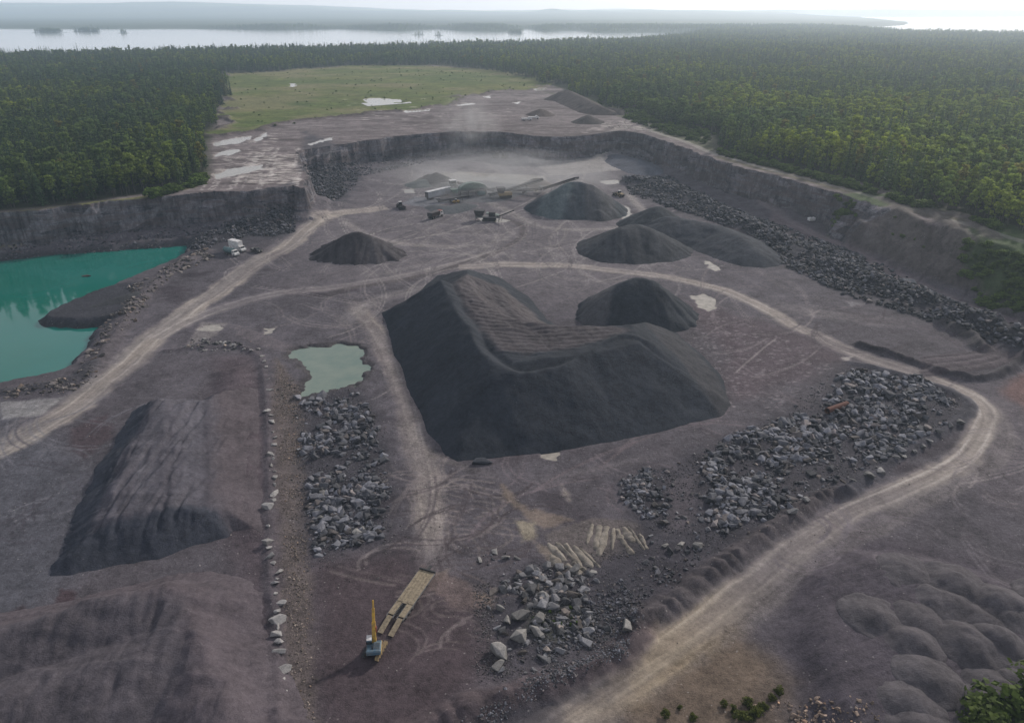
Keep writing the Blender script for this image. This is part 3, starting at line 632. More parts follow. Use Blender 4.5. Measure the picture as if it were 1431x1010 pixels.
pile("gravel_pile", "tall grey-green cone under the stacker conveyor at the crushing plant", [[(792,256,13.0),(808,254,13.4),(824,258,12.4)],[(832,290,4.0),(838,294,3.6)]], .66, (60,64,69), G_, seed=4,
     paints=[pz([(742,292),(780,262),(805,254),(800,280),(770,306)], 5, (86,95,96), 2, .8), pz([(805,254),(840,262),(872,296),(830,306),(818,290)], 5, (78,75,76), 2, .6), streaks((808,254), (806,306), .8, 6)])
pile("gravel_pile", "round-topped near-black cone in front of the long dark ridge", [[(872,317,9.2),(888,314,9.4),(903,319,8.6)]], .52, (57,58,62), G_, seed=5, soft=2.2, paints=[streaks((885,312), (890,366), .8, 6)])
pile("gravel_pile", "small pointed dark pile between the round cone and the blasted rock", [[(917,289,8.5),(922,289,8.3)]], .56, (58,60,64), G_, seed=6, soft=1.5)
pile("gravel_pile", "long low near-black ridge beside the blasted rock bank", [[(935,304,6.2),(965,308,6.0),(1000,316,6.0),(1030,329,5.6),(1052,346,4.2)]], .42, (55,57,63), G_, seed=7, soft=3.0, lump=.5)
# flat-topped heap on the left: brown ribbed top painted lighter, faces painted dark as in shade
def rib(gx, gy, h):
    k = ss(2.5, 5, h)
    return h + k * (.35 * fbm(gx * .8, gy * .12, 77, 3))
XR = WP([(362,505),(372,780)])
def flat(gx, gy, h):
    t = (gy - XR[1][1]) / (XR[0][1] - XR[1][1]); xr = XR[1][0] + (XR[0][0] - XR[1][0]) * t
    h = np.minimum(h, np.maximum((xr - gx) * .27, -1)); h = np.minimum(h, 4.6 + .02 * (gy - 90))
    k = ss(1.5, 3.5, h)
    return h + k * (.38 * fbm(gx * .8, gy * .10, 77, 3) + .35 * fbm(gx * .3, gy * .3, 78, 3) - .5 * ss(.15, .45, fbm(gx * .7 + gy * .05, gy * .07, 76, 3)) * (gx < XR[1][0] - 7)) + .12 * fbm(gx * 1.3, gy * .5, 79, 3) * ss(0, 1, h)
pile("flat_topped_stockpile", "long flat-topped heap with a ribbed brown top and dark blue-black end faces", [[(215,560,7),(200,640,7),(170,740,7)],[(262,560,7),(270,640,7),(262,724,7)],[(330,540,7),(335,700,7)]], .62, (56,58,66), None, seed=8, foot=[(205,541),(250,522),(300,508),(362,505),(376,640),(378,745),(350,742),(324,738),(318,748),(240,772),(160,792),(100,808),(70,806),(72,770),(110,700),(160,610)], gul=.2, res=.34,
     paints=[pz([(222,552),(262,526),(300,510),(380,500),(390,760),(330,730),(318,716),(286,700),(200,722),(124,742),(152,670),(190,600)], 4.2, (80,77,83), 1.0, .95, 1.2), pz([(300,510),(380,500),(390,760),(330,740),(300,690)], 2, (82,73,75), 3, .7), streaks((240,560), (228,700), .55, 9, [(205,556),(288,530),(302,700),(132,742)], 4), streaks((240,560), (238,700), 1.6, 4)], top=flat)
def ripple(gx, gy, h):
    return h + ss(.6, 2.5, h) * (.45 * fbm(gx * .5 + gy * .06, gy * .11, 87, 4)) + ss(.5, 1.5, h) * ss(.3, .0, np.abs(fbm(gx * .05, gy * .14, 88, 3))) * .3
pile("broad_gravel_heap", "broad low purple-grey heap with a rippled back filling the near left corner", [[(-80,905,3.0),(40,885,3.2),(140,862,3.4),(240,838,3.6),(275,842,3.4)],[(250,850,3.4),(290,920,3.4),(330,1010,3.2)],[(0,1000,3),(150,950,3.4),(250,900,3.4)]], .42, (82,75,79), None, seed=9, soft=2.0, cap=1, top=ripple, res=.34, lump=.5,
     paints=[pz([(0,890),(150,850),(260,850),(265,930),(240,1000),(60,1060),(-100,1060)], 3, (72,69,74), 2, .6, 2)], gf=.1)
# spit in the lake
pile("gravel_spit", "dark gravel spit running out into the green quarry lake", [[(75,448,-1.6),(105,436,-.6),(140,424,.6),(170,414,1.4),(190,408,1.5)]], .5, (60,60,62), None, cat="gravel bank", seed=10, soft=1.0, cap=None, rough=.05, clip=-2.8)
# upper ground
GU = "brown spoil heaps on the stripped ground above the far wall"
def upile(label, cr, slope, col, seed, **k):
    return pile("spoil_heap", label, [[(a, b, UZ + h) for a, b, h in cr]], slope, col, GU, seed=seed, cat="spoil heap", base=UZ, **k)
upile("long brown ridge of spoil below the forest edge", [(783,128,7),(796,127,8),(815,136,7),(835,146,6),(850,152,4)], .5, (78,71,69), 11)
upile("low dark spoil heap at the lower end of the long spoil ridge", [(852,150,3.5),(868,153,3.2)], .45, (72,66,64), 12)
upile("small brown cone of spoil beside the two service vehicles", [(755,152,4.6)], .45, (84,76,73), 13)
upile("small dark cone of spoil at the edge of the pale scraped rock", [(822,161,5.0)], .45, (68,63,62), 14)
pile("spoil_heap", "grey-brown rock heap behind the control tower of the crushing plant", [[(600,243,5),(612,242,5.6),(622,248,4)]], .6, (72,70,70), None, seed=15, rough=.6)
pile("spoil_heap", "low greenish gravel heap left of the rock heap behind the white trailer", [[(585,252,2.6),(596,250,2.8)]], .35, (84,90,90), None, seed=16)
pile("spoil_heap", "small brown heap under the raised end of the long conveyor", [[(748,249,3.6),(753,249,3.6)]], .55, (92,84,80), None, seed=17)
pile("spoil_heap", "low dark heap of stone at the foot of the far wall", [[(860,216,2.4),(885,222,3.4),(905,232,3.2)]], .25, (78,80,88), None, seed=18)
pile("spoil_heap", "long fan of dark gravel between the crushing plant and the loaded truck", [[(608,287,1.0),(630,289,1.6),(650,285,1.4)]], .25, (82,84,86), None, seed=19)
# dumped loads in the near right corner: rounded hummocks in rows
HUM = []
for r_ in range(8):
    for q_ in range(7):
        a_, b_ = 1232 + q_ * 45 - r_ * 4 + RNG.uniform(-19, 19) + (r_ % 2) * 18, 792 + q_ * 8 + r_ * 33 + RNG.uniform(-13, 13)
        if a_ > 1475 or (r_ > 2 and q_ == 0) or b_ > 1035 or RNG.uniform() < .2: continue
        HUM.append((a_, b_, RNG.uniform(.9, 2.1) + .25 * (q_ > 3)))
for k_, (a, b, hh) in enumerate(HUM):
    hh *= 1.15; H_ = hh + 2.6; s0 = .5; rr = RNG.uniform(2.0, 3.2) + hh * .3
    def dune(gx, gy, h, H_=H_, s0=s0, rr=rr, hh=hh, k_=k_):
        d0 = np.maximum((H_ - h) / s0, 0); d = d0 + .8 * fbm(gx * .25, gy * .25, 300 + k_, 3); g = np.exp(-(d / rr) ** 2)
        return 2.5 - 3 * ss(1.35 * rr, 1.9 * rr, d0) + hh * g + .16 * fbm(gx * .9, gy * .9, 301, 3) + .40 * fbm(gx * .3, gy * .3, 302, 3)
    pile("sand_mound", "rounded grey-brown mound among the dumped loads beside the curving haul road", [[(a - 7 + RNG.uniform(-5, 5), b - 5 + RNG.uniform(-4, 4), H_ - .2), (a, b, H_), (a + 12 + RNG.uniform(-4, 6), b + 10 + RNG.uniform(-4, 4), H_ - .5)]], s0, (80,76,79), "rows of dumped mounds in the near corner", mat=M_sand, cat="mound", seed=100 + k_, soft=.3, rough=.0, gul=.0, res=.36, top=dune)
# ------------------------------------------------------------------ trees
def leaf_mat(name, dark, lightc, trans=.25):
    m, nt, b = nmat(name); L = nt.links
    at = N(nt, "ShaderNodeAttribute"); at.attribute_name = "tint"; at.attribute_type = 'INSTANCER'
    sh = N(nt, "ShaderNodeAttribute"); sh.attribute_name = "Col"
    geo = N(nt, "ShaderNodeNewGeometry")
    c = mixc(nt, sh.outputs["Fac"], tuple(lin(dark)), tuple(lin(lightc)))  # shading put into leaf colour: darker inside and low, lighter at tops
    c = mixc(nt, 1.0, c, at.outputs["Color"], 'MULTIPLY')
    n = noise_node(nt, geo.outputs["Position"], .9, 2)
    hs = N(nt, "ShaderNodeVectorMath"); hs.operation = 'SCALE'; L.new(c, hs.inputs[0]); L.new(ramp(nt, n.outputs[0], .3, .7, .7, 1.35), hs.inputs["Scale"])
    L.new(hs.outputs[0], b.inputs["Base Color"]); b.inputs["Roughness"].default_value = .7; b.inputs["Specular IOR Level"].default_value = .12
    tr = N(nt, "ShaderNodeBsdfTranslucent"); L.new(hs.outputs[0], tr.inputs["Color"]); mx = N(nt, "ShaderNodeMixShader"); mx.inputs[0].default_value = trans
    L.new(b.outputs[0], mx.inputs[1]); L.new(tr.outputs[0], mx.inputs[2]); L.new(mx.outputs[0], nt.nodes["Material Output"].inputs[0])
    return m
M_leaf = leaf_mat("broadleaf_foliage", (58,70,42), (106,120,62), .35); M_need = leaf_mat("conifer_foliage", (38,52,36), (74,92,58), .15)
M_bark = plain("grey_bark", (74,69,62), .9, var=.4, scale=.8); M_birch = plain("pale_bark", (98,94,86), .9, var=.5, scale=.9)
def quads_mesh(name, C_, S, Nrm, shade, mat, rs):
    """many small leaf clumps: centres, sizes, facing"""
    n = len(C_); a = rs.normal(size=(n, 3)); a -= (a * Nrm).sum(1)[:, None] * Nrm; a /= np.linalg.norm(a, axis=1)[:, None] + 1e-9; b_ = np.cross(Nrm, a)
    s = S[:, None]; asp = rs.uniform(.55, 1.0, (n, 1))
    V_ = np.stack([C_ - a * s - b_ * s * asp * .4, C_ + a * s * .2 - b_ * s * asp, C_ + a * s + b_ * s * asp * .4, C_ - a * s * .3 + b_ * s * asp], 1).reshape(-1, 3)
    Q_ = np.arange(4 * n).reshape(n, 4); c_ = np.repeat(shade, 4)[:, None] * np.ones(3)
    return V_, Q_, c_
def crown_broad(seed, h=13.0, wd=3.4, dens=1.0, low=.32):
    rs = np.random.default_rng(seed); C_, S, Nn, Sh = [], [], [], []
    nb = int(rs.integers(13, 19))
    for k in range(nb):
        f = rs.uniform(0, 1) ** .8; zc = h * (low + (1 - low) * .93 * f); rr = wd * (1 - abs(f - .38) ** 1.6 * 1.35) * rs.uniform(.25, .85); a = rs.uniform(0, 2 * PI)
        cen = np.array([math.cos(a) * rr, math.sin(a) * rr, zc]); r_ = rs.uniform(.85, 1.6) * wd / 3.2; n = int(46 * dens)
        d = rs.normal(size=(n, 3)); d /= np.linalg.norm(d, axis=1)[:, None]; d[:, 2] = d[:, 2] * .8 + .12
        p = cen + d * r_ * rs.uniform(.55, 1.1, (n, 1)) * np.array([1, 1, .8])
        nn = d + rs.normal(size=(n, 3)) * .55 + np.array([0, 0, .35]); nn /= np.linalg.norm(nn, axis=1)[:, None]
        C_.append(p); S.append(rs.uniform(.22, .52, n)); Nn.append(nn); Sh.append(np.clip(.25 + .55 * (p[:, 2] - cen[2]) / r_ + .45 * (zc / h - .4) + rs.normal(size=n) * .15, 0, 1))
    return quads_mesh("c", np.vstack(C_), np.hstack(S), np.vstack(Nn), np.hstack(Sh), None, rs)
def crown_conifer(seed, h=15.0, wd=2.3, gap=.0):
    rs = np.random.default_rng(seed); C_, S, Nn, Sh = [], [], [], []
    nl = 17
    for k in range(nl):
        f = k / nl; zc = h * (.10 + .90 * f); rad = wd * (1 - f) ** .85 * rs.uniform(.75, 1.12) + .12; nb = max(4, int(9 * (1 - f) + 3))
        for q in range(nb):
            a = rs.uniform(0, 2 * PI); nseg = max(2, int(rad / .42))
            for s_ in range(nseg):
                t = (s_ + .6) / nseg * rad
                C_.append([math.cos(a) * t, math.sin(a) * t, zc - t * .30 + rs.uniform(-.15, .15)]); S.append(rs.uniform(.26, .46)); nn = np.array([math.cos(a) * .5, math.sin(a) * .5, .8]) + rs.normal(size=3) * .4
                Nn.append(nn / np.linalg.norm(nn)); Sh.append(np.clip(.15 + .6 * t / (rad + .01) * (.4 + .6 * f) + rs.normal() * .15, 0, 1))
    C_.append([0, 0, h]); S.append(.2); Nn.append(np.array([1., 0, 0])); Sh.append(.6)
    return quads_mesh("c", np.array(C_), np.array(S), np.array(Nn), np.array(Sh), None, rs)
def trunk_geo(seed, h, r=.17, limbs=6, bend=.3):
    rs = np.random.default_rng(seed + 500); V_, Q_ = [], []
    def tube(pts, rad, n=6):
        b0 = len(V_)
        for p, r_ in zip(pts, rad):
            for k in range(n):
                a = 2 * PI * k / n; V_.append((p[0] + math.cos(a) * r_, p[1] + math.sin(a) * r_, p[2]))
        for i in range(len(pts) - 1):
            for k in range(n):
                Q_.append((b0 + i * n + k, b0 + i * n + (k + 1) % n, b0 + (i + 1) * n + (k + 1) % n, b0 + (i + 1) * n + k))
    bx, by = rs.uniform(-bend, bend, 2)
    pts = [(bx * (t ** 2), by * t ** 2, h * .92 * t - .4 * (t == 0)) for t in (0, .05, .25, .5, .75, 1)]
    tube(pts, [r * 1.6, r * 1.1, r * .9, r * .7, r * .42, r * .1])
    for k in range(limbs):
        t = rs.uniform(.3, .8); a = rs.uniform(0, 2 * PI); L_ = h * .16 * (1.2 - t); z0 = h * .92 * t
        tube([(bx * t * t, by * t * t, z0), (math.cos(a) * L_, math.sin(a) * L_, z0 + L_ * .6), (math.cos(a) * L_ * 1.8, math.sin(a) * L_ * 1.8, z0 + L_ * 1.5)], [r * .4, r * .25, r * .08], 4)
    return np.array(V_), np.array(Q_)
KINDS = [("broadleaf_tree", crown_broad(1, 13, 2.7), trunk_geo(1, 13), M_leaf, M_bark, 13), ("broadleaf_tree", crown_broad(2, 11.5, 3.1), trunk_geo(2, 11), M_leaf, M_bark, 11.5),
         ("broadleaf_tree", crown_broad(3, 14.5, 2.5), trunk_geo(3, 14), M_leaf, M_bark, 14.5), ("birch_tree", crown_broad(4, 14, 1.9, .75, .34), trunk_geo(4, 14, .13), M_leaf, M_birch, 14),
         ("birch_tree", crown_broad(5, 12.5, 1.7, .7, .36), trunk_geo(5, 12.5, .12), M_leaf, M_birch, 12.5), ("broadleaf_tree", crown_broad(9, 9.5, 2.5, .9, .2), trunk_geo(9, 9), M_leaf, M_bark, 9.5),
         ("spruce_tree", crown_conifer(6, 15, 2.0), trunk_geo(6, 15, .16, 0, .05), M_need, M_bark, 15), ("spruce_tree", crown_conifer(7, 12.5, 2.1), trunk_geo(7, 12.5, .15, 0, .05), M_need, M_bark, 12.5), ("pine_tree", crown_conifer(8, 17, 1.9), trunk_geo(8, 17, .17, 2, .1), M_need, M_bark, 17)]
PROTO = []
hidden = bpy.data.collections.new("tree_kinds")      # never linked to the scene: only the forest's instances use it
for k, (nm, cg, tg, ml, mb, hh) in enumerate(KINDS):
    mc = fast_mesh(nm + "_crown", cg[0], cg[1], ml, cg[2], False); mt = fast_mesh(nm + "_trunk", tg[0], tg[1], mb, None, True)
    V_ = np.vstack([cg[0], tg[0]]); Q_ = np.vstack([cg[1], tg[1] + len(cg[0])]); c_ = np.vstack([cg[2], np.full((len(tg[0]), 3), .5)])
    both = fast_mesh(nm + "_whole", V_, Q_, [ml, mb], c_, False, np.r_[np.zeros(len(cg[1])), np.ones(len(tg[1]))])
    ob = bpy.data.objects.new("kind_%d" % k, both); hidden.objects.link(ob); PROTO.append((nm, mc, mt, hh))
# planting
PT = []
def plant(y0, y1, sp):
    """jittered rows over the view's width and a margin"""
    yy = np.arange(y0, y1, sp)
    for yv in yy:
        half = .78 * (yv + 48) + 10; n = int(2 * half / sp)
        xs_ = -half + (np.arange(n) + RNG.uniform(-.45, .45, n) + .5) * sp; yj = yv + RNG.uniform(-.5, .5, n) * sp
        PT.append(np.stack([xs_, yj], 1))
plant(150, 560, 3.7); plant(560, 900, 4.6); plant(900, 1500, 6.4); plant(1500, 2300, 8.2); plant(2300, 3900, 12.0)
for (ax, ay, r_, asp) in ISLES:
    wx, wy = W(ax, ay); k_ = int(r_ * r_ * 3.4 * max(asp, .8) / 9); PT.append(np.stack([wx + RNG.normal(size=k_) * r_ * 1.2, wy + RNG.normal(size=k_) * r_ * .45 * asp], 1))
PT = np.vstack(PT); tx, ty = PT[:, 0], PT[:, 1]
fm = psd(tx, ty, np.array(FOREST)) + fbm(tx * .06, ty * .06, 120, 3) * 3 + fbm(tx * .015, ty * .02, 121, 3) * 22 * ss(420, 560, ty)
dw_, _, _ = segdist(tx, ty, WALL); 
ok = (fm > 1.0) & ((inside(tx, ty, PIT) == False) & (dw_ > 5) | (ty > 700))
fpd = psd(tx, ty, FIELD); ok &= fpd < 2 + 10 * ss(420, 600, ty)
tz = ground(tx, ty)
ok &= (tz > .35)
ok &= RNG.uniform(size=len(tx)) < .90
tx, ty, tz, fm = tx[ok], ty[ok], tz[ok], fm[ok]
n = len(tx)
reg = fbm(tx * .012, ty * .007, 130, 4); reg2 = fbm(tx * .03, ty * .02, 131, 3)
con = (RNG.uniform(size=n) < np.clip(.26 + .9 * reg2 + .12 * (ty > 700) + .1 * (tx < 0), .04, .85))
kind = np.where(con, RNG.integers(6, 9, n), RNG.integers(0, 6, n))
edge = ss(9, 1, fm)
sc = RNG.uniform(.60, 1.22, n) * (1 - .28 * edge * RNG.uniform(0, 1, n)) * (1 + .10 * reg)
sc = np.where((ty > 1350), sc * 1.02, sc)
tall = RNG.uniform(size=n) < .03; sc = np.where(tall, sc * 1.22, sc)
yel = np.clip(.5 - .22 * (tx < -20) + 1.1 * fbm(tx * .016 + 3, ty * .012, 132, 4) + .35 * ss(0, 160, tx) * ss(700, 350, ty), 0, 1) * RNG.uniform(.3, 1, n)
tint = np.stack([.50 + .78 * yel, .62 + .58 * yel, .74 - .34 * yel], 1) * RNG.uniform(.74, 1.2, (n, 1))
brown = RNG.uniform(size=n) < .03; tint[brown] = np.array([.95, .74, .62]) * .9; tint *= (1.38 + .6 * ss(60, 220, tx) * ss(1300, 350, ty))[:, None]; tint[:, 0] *= 1.06  # right forest brightened, its sunlit glow put into the tint
rot = RNG.uniform(0, 2 * PI, n)
fr = (np.abs(tx) < .71 * (ty * CP + (HC - tz) * SP) )
order = np.argsort(np.where(fr, np.hypot(tx, ty), 1e9)); ind = order[:296]; rest = np.ones(n, bool); rest[ind] = False
for i in ind:
    nm, mc, mt, hh = PROTO[kind[i]]
    left = tx[i] < 0; h_ = hh * sc[i]
    size = "tall" if h_ > 13.2 else ("small" if h_ < 9.2 else "medium-height")
    tone = "yellow-green" if yel[i] > .62 else ("dark green" if yel[i] < .34 else "mid green")
    if kind[i] >= 6: tone = "dark green"
    kd = nm.replace("_", " ")
    wh = ("at the forest edge above the green lake's rock wall" if tx[i] < -120 else "at the forest corner beside the stripped bedrock") if left else ("at the forest edge beside the upper haul road" if fm[i] < 14 else "a few rows into the forest behind the upper haul road")
    e = empty(nm, (float(tx[i]), float(ty[i]), float(tz[i]) - .1), float(rot[i])); e.scale = (float(sc[i]),) * 3
    tag(e, "%s %s %s %s" % (size, tone, kd, wh), "tree", "%s %s %ss %s" % (size, tone, kd, wh))
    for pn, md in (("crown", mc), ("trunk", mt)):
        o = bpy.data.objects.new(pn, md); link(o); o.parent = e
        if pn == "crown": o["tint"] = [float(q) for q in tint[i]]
# islands carry their own trees through the same planting; the mass of the forest is one object
# low understorey along the forest edges joins the mass
me = bpy.data.meshes.new("forest"); r_ = np.where(rest)[0]
me.vertices.add(len(r_)); me.vertices.foreach_set("co", np.stack([tx[r_], ty[r_], tz[r_] - .1], 1).astype(np.float32).ravel())
def attr(me, name, typ, dat, field):
    a = me.attributes.new(name, typ, 'POINT'); a.data.foreach_set(field, np.ascontiguousarray(dat).ravel())
attr(me, "pick", 'INT', kind[r_].astype(np.int32), "value"); attr(me, "size", 'FLOAT', sc[r_].astype(np.float32), "value")
attr(me, "turn", 'FLOAT', rot[r_].astype(np.float32), "value"); attr(me, "tint", 'FLOAT_VECTOR', tint[r_].astype(np.float32), "vector")
def instancer(name, coll, reset=True, vecrot=False):
    g = bpy.data.node_groups.new(name, 'GeometryNodeTree')
    g.interface.new_socket("Geometry", in_out='INPUT', socket_type='NodeSocketGeometry'); g.interface.new_socket("Geometry", in_out='OUTPUT', socket_type='NodeSocketGeometry')
    i_ = g.nodes.new("NodeGroupInput"); o_ = g.nodes.new("NodeGroupOutput"); ip = g.nodes.new("GeometryNodeInstanceOnPoints"); ci = g.nodes.new("GeometryNodeCollectionInfo")
    ci.inputs["Collection"].default_value = coll; ci.inputs["Separate Children"].default_value = True; ci.inputs["Reset Children"].default_value = True
    ip.inputs["Pick Instance"].default_value = True
    def na(nm, t):
        q = g.nodes.new("GeometryNodeInputNamedAttribute"); q.data_type = t; q.inputs["Name"].default_value = nm; return q.outputs["Attribute"]
    L = g.links
    L.new(i_.outputs[0], ip.inputs["Points"]); L.new(ci.outputs[0], ip.inputs["Instance"]); L.new(na("pick", 'INT'), ip.inputs["Instance Index"])
    if vecrot:
        L.new(na("rotv", 'FLOAT_VECTOR'), ip.inputs["Rotation"]); L.new(na("sizev", 'FLOAT_VECTOR'), ip.inputs["Scale"])
    else:
        cx = g.nodes.new("ShaderNodeCombineXYZ"); L.new(na("turn", 'FLOAT'), cx.inputs[2]); L.new(cx.outputs[0], ip.inputs["Rotation"]); L.new(na("size", 'FLOAT'), ip.inputs["Scale"])
    L.new(ip.outputs[0], o_.inputs[0]); return g
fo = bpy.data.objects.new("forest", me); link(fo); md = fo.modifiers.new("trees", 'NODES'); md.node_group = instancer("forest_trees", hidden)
tag(fo, "mixed broadleaf and conifer forest reaching from both sides of the quarry to the lake", "forest", kind="stuff")
print("TREES", n, "stuff", len(r_))
# ------------------------------------------------------------------ broken rock
def rock_mat():
    m, nt, b = nmat("broken_rock"); L = nt.links
    at = N(nt, "ShaderNodeAttribute"); at.attribute_name = "tint"; at.attribute_type = 'INSTANCER'
    geo = N(nt, "ShaderNodeNewGeometry"); n1 = noise_node(nt, geo.outputs["Position"], 1.6, 5, .7); n2 = noise_node(nt, geo.outputs["Position"], 7, 3, .7)
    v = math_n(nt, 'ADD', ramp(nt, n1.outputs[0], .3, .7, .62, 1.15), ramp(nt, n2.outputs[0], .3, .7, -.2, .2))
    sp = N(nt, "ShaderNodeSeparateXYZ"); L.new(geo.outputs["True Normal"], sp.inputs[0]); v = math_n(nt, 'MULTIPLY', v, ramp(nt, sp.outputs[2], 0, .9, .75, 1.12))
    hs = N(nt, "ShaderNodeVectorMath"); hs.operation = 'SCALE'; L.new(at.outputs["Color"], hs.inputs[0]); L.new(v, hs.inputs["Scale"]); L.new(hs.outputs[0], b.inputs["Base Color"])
    b.inputs["Roughness"].default_value = .85; b.inputs["Specular IOR Level"].default_value = .3
    bp = N(nt, "ShaderNodeBump"); bp.inputs["Strength"].default_value = .5; bp.inputs["Distance"].default_value = .15; L.new(n2.outputs[0], bp.inputs["Height"]); L.new(bp.outputs[0], b.inputs["Normal"])
    return m
M_rock = rock_mat()
rock_coll = bpy.data.collections.new("rock_kinds"); ROCKS = []
for k in range(14):
    rs = np.random.default_rng(300 + k); bm = bmesh.new(); n_ = int(rs.integers(11, 22)); p = rs.normal(size=(n_, 3)); p /= np.abs(p).max(1)[:, None] ** rs.uniform(.6, 1.0)
    p = p * rs.uniform(.75, 1, (n_, 1)) * np.array([1, rs.uniform(.55, .95), rs.uniform(.38, .75)]) * .5
    for q in p: bm.verts.new(q)
    r = bmesh.ops.convex_hull(bm, input=bm.verts[:]); bmesh.ops.delete(bm, geom=[g for g in r["geom_interior"] if isinstance(g, bmesh.types.BMVert)], context='VERTS')
    bmesh.ops.dissolve_limit(bm, angle_limit=R(14), verts=bm.verts[:], edges=bm.edges[:]); bmesh.ops.triangulate(bm, faces=[f for f in bm.faces if len(f.verts) > 4])
    bmesh.ops.bevel(bm, geom=bm.edges[:], offset=.025, segments=1, affect='EDGES')
    me = bpy.data.meshes.new("boulder_shape"); bm.to_mesh(me); bm.free(); me.materials.append(M_rock); ROCKS.append(me)
    rock_coll.objects.link(bpy.data.objects.new("rock_%02d" % k, me))
RK = []   # x, y, z, size, tint(3), zone
ZL = {}
def heap(zone, pts, n, size, tint_, label=None, group=None, z0=0.0, dens=.5, pw=2.2, flat=1.0, sink=.18, nf=.12, pile_=0.0):
    P = WP(pts, z0); lo, hi = P.min(0), P.max(0); ZL[zone] = (label, group); got = 0; tries = 0
    while got < n and tries < 60:
        tries += 1; m = n * 2; a = RNG.uniform(lo[0], hi[0], m); b_ = RNG.uniform(lo[1], hi[1], m)
        q = psd(a, b_, P); k = (q > 0) & (RNG.uniform(size=m) < ss(-.1, 2.5, q) * .8 + .2)
        k &= RNG.uniform(size=m) < np.clip(dens + 1.6 * fbm(a * nf, b_ * nf, zone + 200, 3), .03, 1); a, b_, q = a[k][:n - got], b_[k][:n - got], q[k][:n - got]
        kz = ground(a, b_) < 9 if z0 < 9 else ground(a, b_) > 9; a, b_, q = a[kz], b_[kz], q[kz]
        zg = ground(a, b_); s_ = size[0] + (size[1] - size[0]) * RNG.uniform(size=len(a)) ** pw
        t_ = np.array(tint_, float) * RNG.uniform(.58, 1.3, (len(a), 1)); br = RNG.uniform(size=len(a)) < .12; t_[br] *= np.array([1.12, 1.05, .98])
        lift = RNG.uniform(0, 1, len(a)) * pile_ * ss(0, 3, q)
        for i in range(len(a)): RK.append((a[i], b_[i], zg[i] - sink * s_[i] * .5 + s_[i] * .16 + lift[i], s_[i], *lin(t_[i]), zone))
        got += len(a)
GRY = (92, 92, 97); DRK = (76, 76, 81); LGT = (112, 110, 109); TAN = (112, 102, 94)
heap(0, [(412,556),(470,552),(500,546),(526,585),(545,640),(548,690),(538,750),(500,765),(440,782),(424,740),(428,700),(416,640)], 3000, (.22, 2.5), GRY, "angular grey boulder in the rubble bed below the pale green pond", "boulders in the rubble bed below the pond", dens=.6, pw=4.5)
heap(1, [(975,640),(1030,600),(1060,598),(1100,580),(1150,560),(1165,530),(1180,512),(1290,528),(1345,565),(1325,592),(1290,618),(1240,645),(1190,668),(1130,700),(1060,735),(1000,760),(975,720)], 6000, (.2, 2.6), GRY, "angular grey boulder in the wide rubble field inside the curving haul road", "boulders in the wide rubble field by the haul road", dens=.5, pw=4.5, pile_=.3)
heap(2, [(862,672),(900,655),(936,658),(936,745),(975,745),(990,775),(940,785),(905,760),(885,720),(868,700)], 420, (.35, 1.9), GRY, "grey boulder in the narrow rubble strip right of the pale scraped ridges", "boulders right of the pale scraped ridges", dens=.7)
heap(3, [(680,835),(700,800),(770,785),(830,800),(870,840),(890,860),(890,885),(850,900),(790,900),(770,940),(700,945),(682,880)], 620, (.25, 2.3), (94,93,95), "large pale grey block in the boulder cluster beyond the lowbed trailer", "blocks in the boulder cluster near the trailer", dens=.55, pw=2.6)
heap(4, [(800,850),(880,800),(950,790),(990,770),(960,810),(900,850),(890,890),(760,930),(740,900)], 1500, (.15, .8), DRK, dens=.7)
heap(5, [(866,247),(935,247),(1010,285),(1110,322),(1200,355),(1265,385),(1330,420),(1400,455),(1431,475),(1431,500),(1300,450),(1180,412),(1100,375),(1040,325),(940,292),(880,272)], 7500, (.6, 2.2), DRK, "dark slab boulder on the long blasted rock bank right of the stockpiles", "slab boulders on the long rock bank", dens=.8, pw=1.8, pile_=.9)
heap(6, [(255,345),(300,322),(360,310),(412,298),(414,325),(385,332),(350,330),(300,345),(262,360)], 2200, (.5, 1.6), DRK, dens=.7, pw=2, pile_=.8)
heap(7, [(290,345),(240,368),(212,385),(180,400),(165,430),(140,455),(128,480),(112,505),(124,522),(150,505),(180,470),(205,430),(232,395),(262,378),(300,365)], 420, (.5, 2.3), (98,92,89), "brownish boulder on the embankment between the green lake and the haul road", "boulders on the lake embankment", dens=.65, pw=2)
heap(8, [(428,212),(470,218),(505,240),(500,262),(470,285),(430,285),(415,262)], 2400, (.5, 1.8), DRK, dens=.8, pw=2, pile_=.8)
heap(9, [(640,1010),(700,965),(760,935),(880,895),(880,925),(760,975),(680,1030),(600,1050),(560,1080)], 1600, (.12, .5), GRY, dens=.6)
heap(10, [(388,500),(402,520),(432,560),(426,640),(432,760),(438,860),(452,1080),(404,1080),(398,900),(394,800),(386,640),(380,560)], 5200, (.10, .42), TAN, dens=.7, pw=2.5)
heap(11, [(420,270),(640,216),(860,216),(960,245),(1150,312),(1300,370),(1120,300),(960,232),(860,206),(640,208),(420,240)], 1600, (.5, 1.5), DRK, dens=.6)
heap(12, [(0,340),(150,328),(300,316),(410,298),(410,308),(262,345),(0,366)], 1900, (.4, 1.5), DRK, z0=1, dens=.7)
heap(13, [(60,640),(300,480),(640,400),(1000,420),(1350,560),(1300,680),(900,960),(500,1010),(100,1000)], 2600, (.08, .38), (112,106,104), dens=.5, pw=3)
heap(14, [(0,548),(60,535),(110,525),(126,514),(150,520),(110,548),(0,560)], 180, (.4, 1.7), (98,92,89), "grey boulder on the low bank at the lower end of the green lake", "boulders at the lower end of the lake", dens=.7)
heap(15, [(228,492),(250,478),(282,474),(330,478),(360,492),(330,490),(262,496)], 110, (.3, 1.7), LGT, "grey boulder at the head of the boulder row beside the haul road", "boulders at the head of the row", dens=.7)
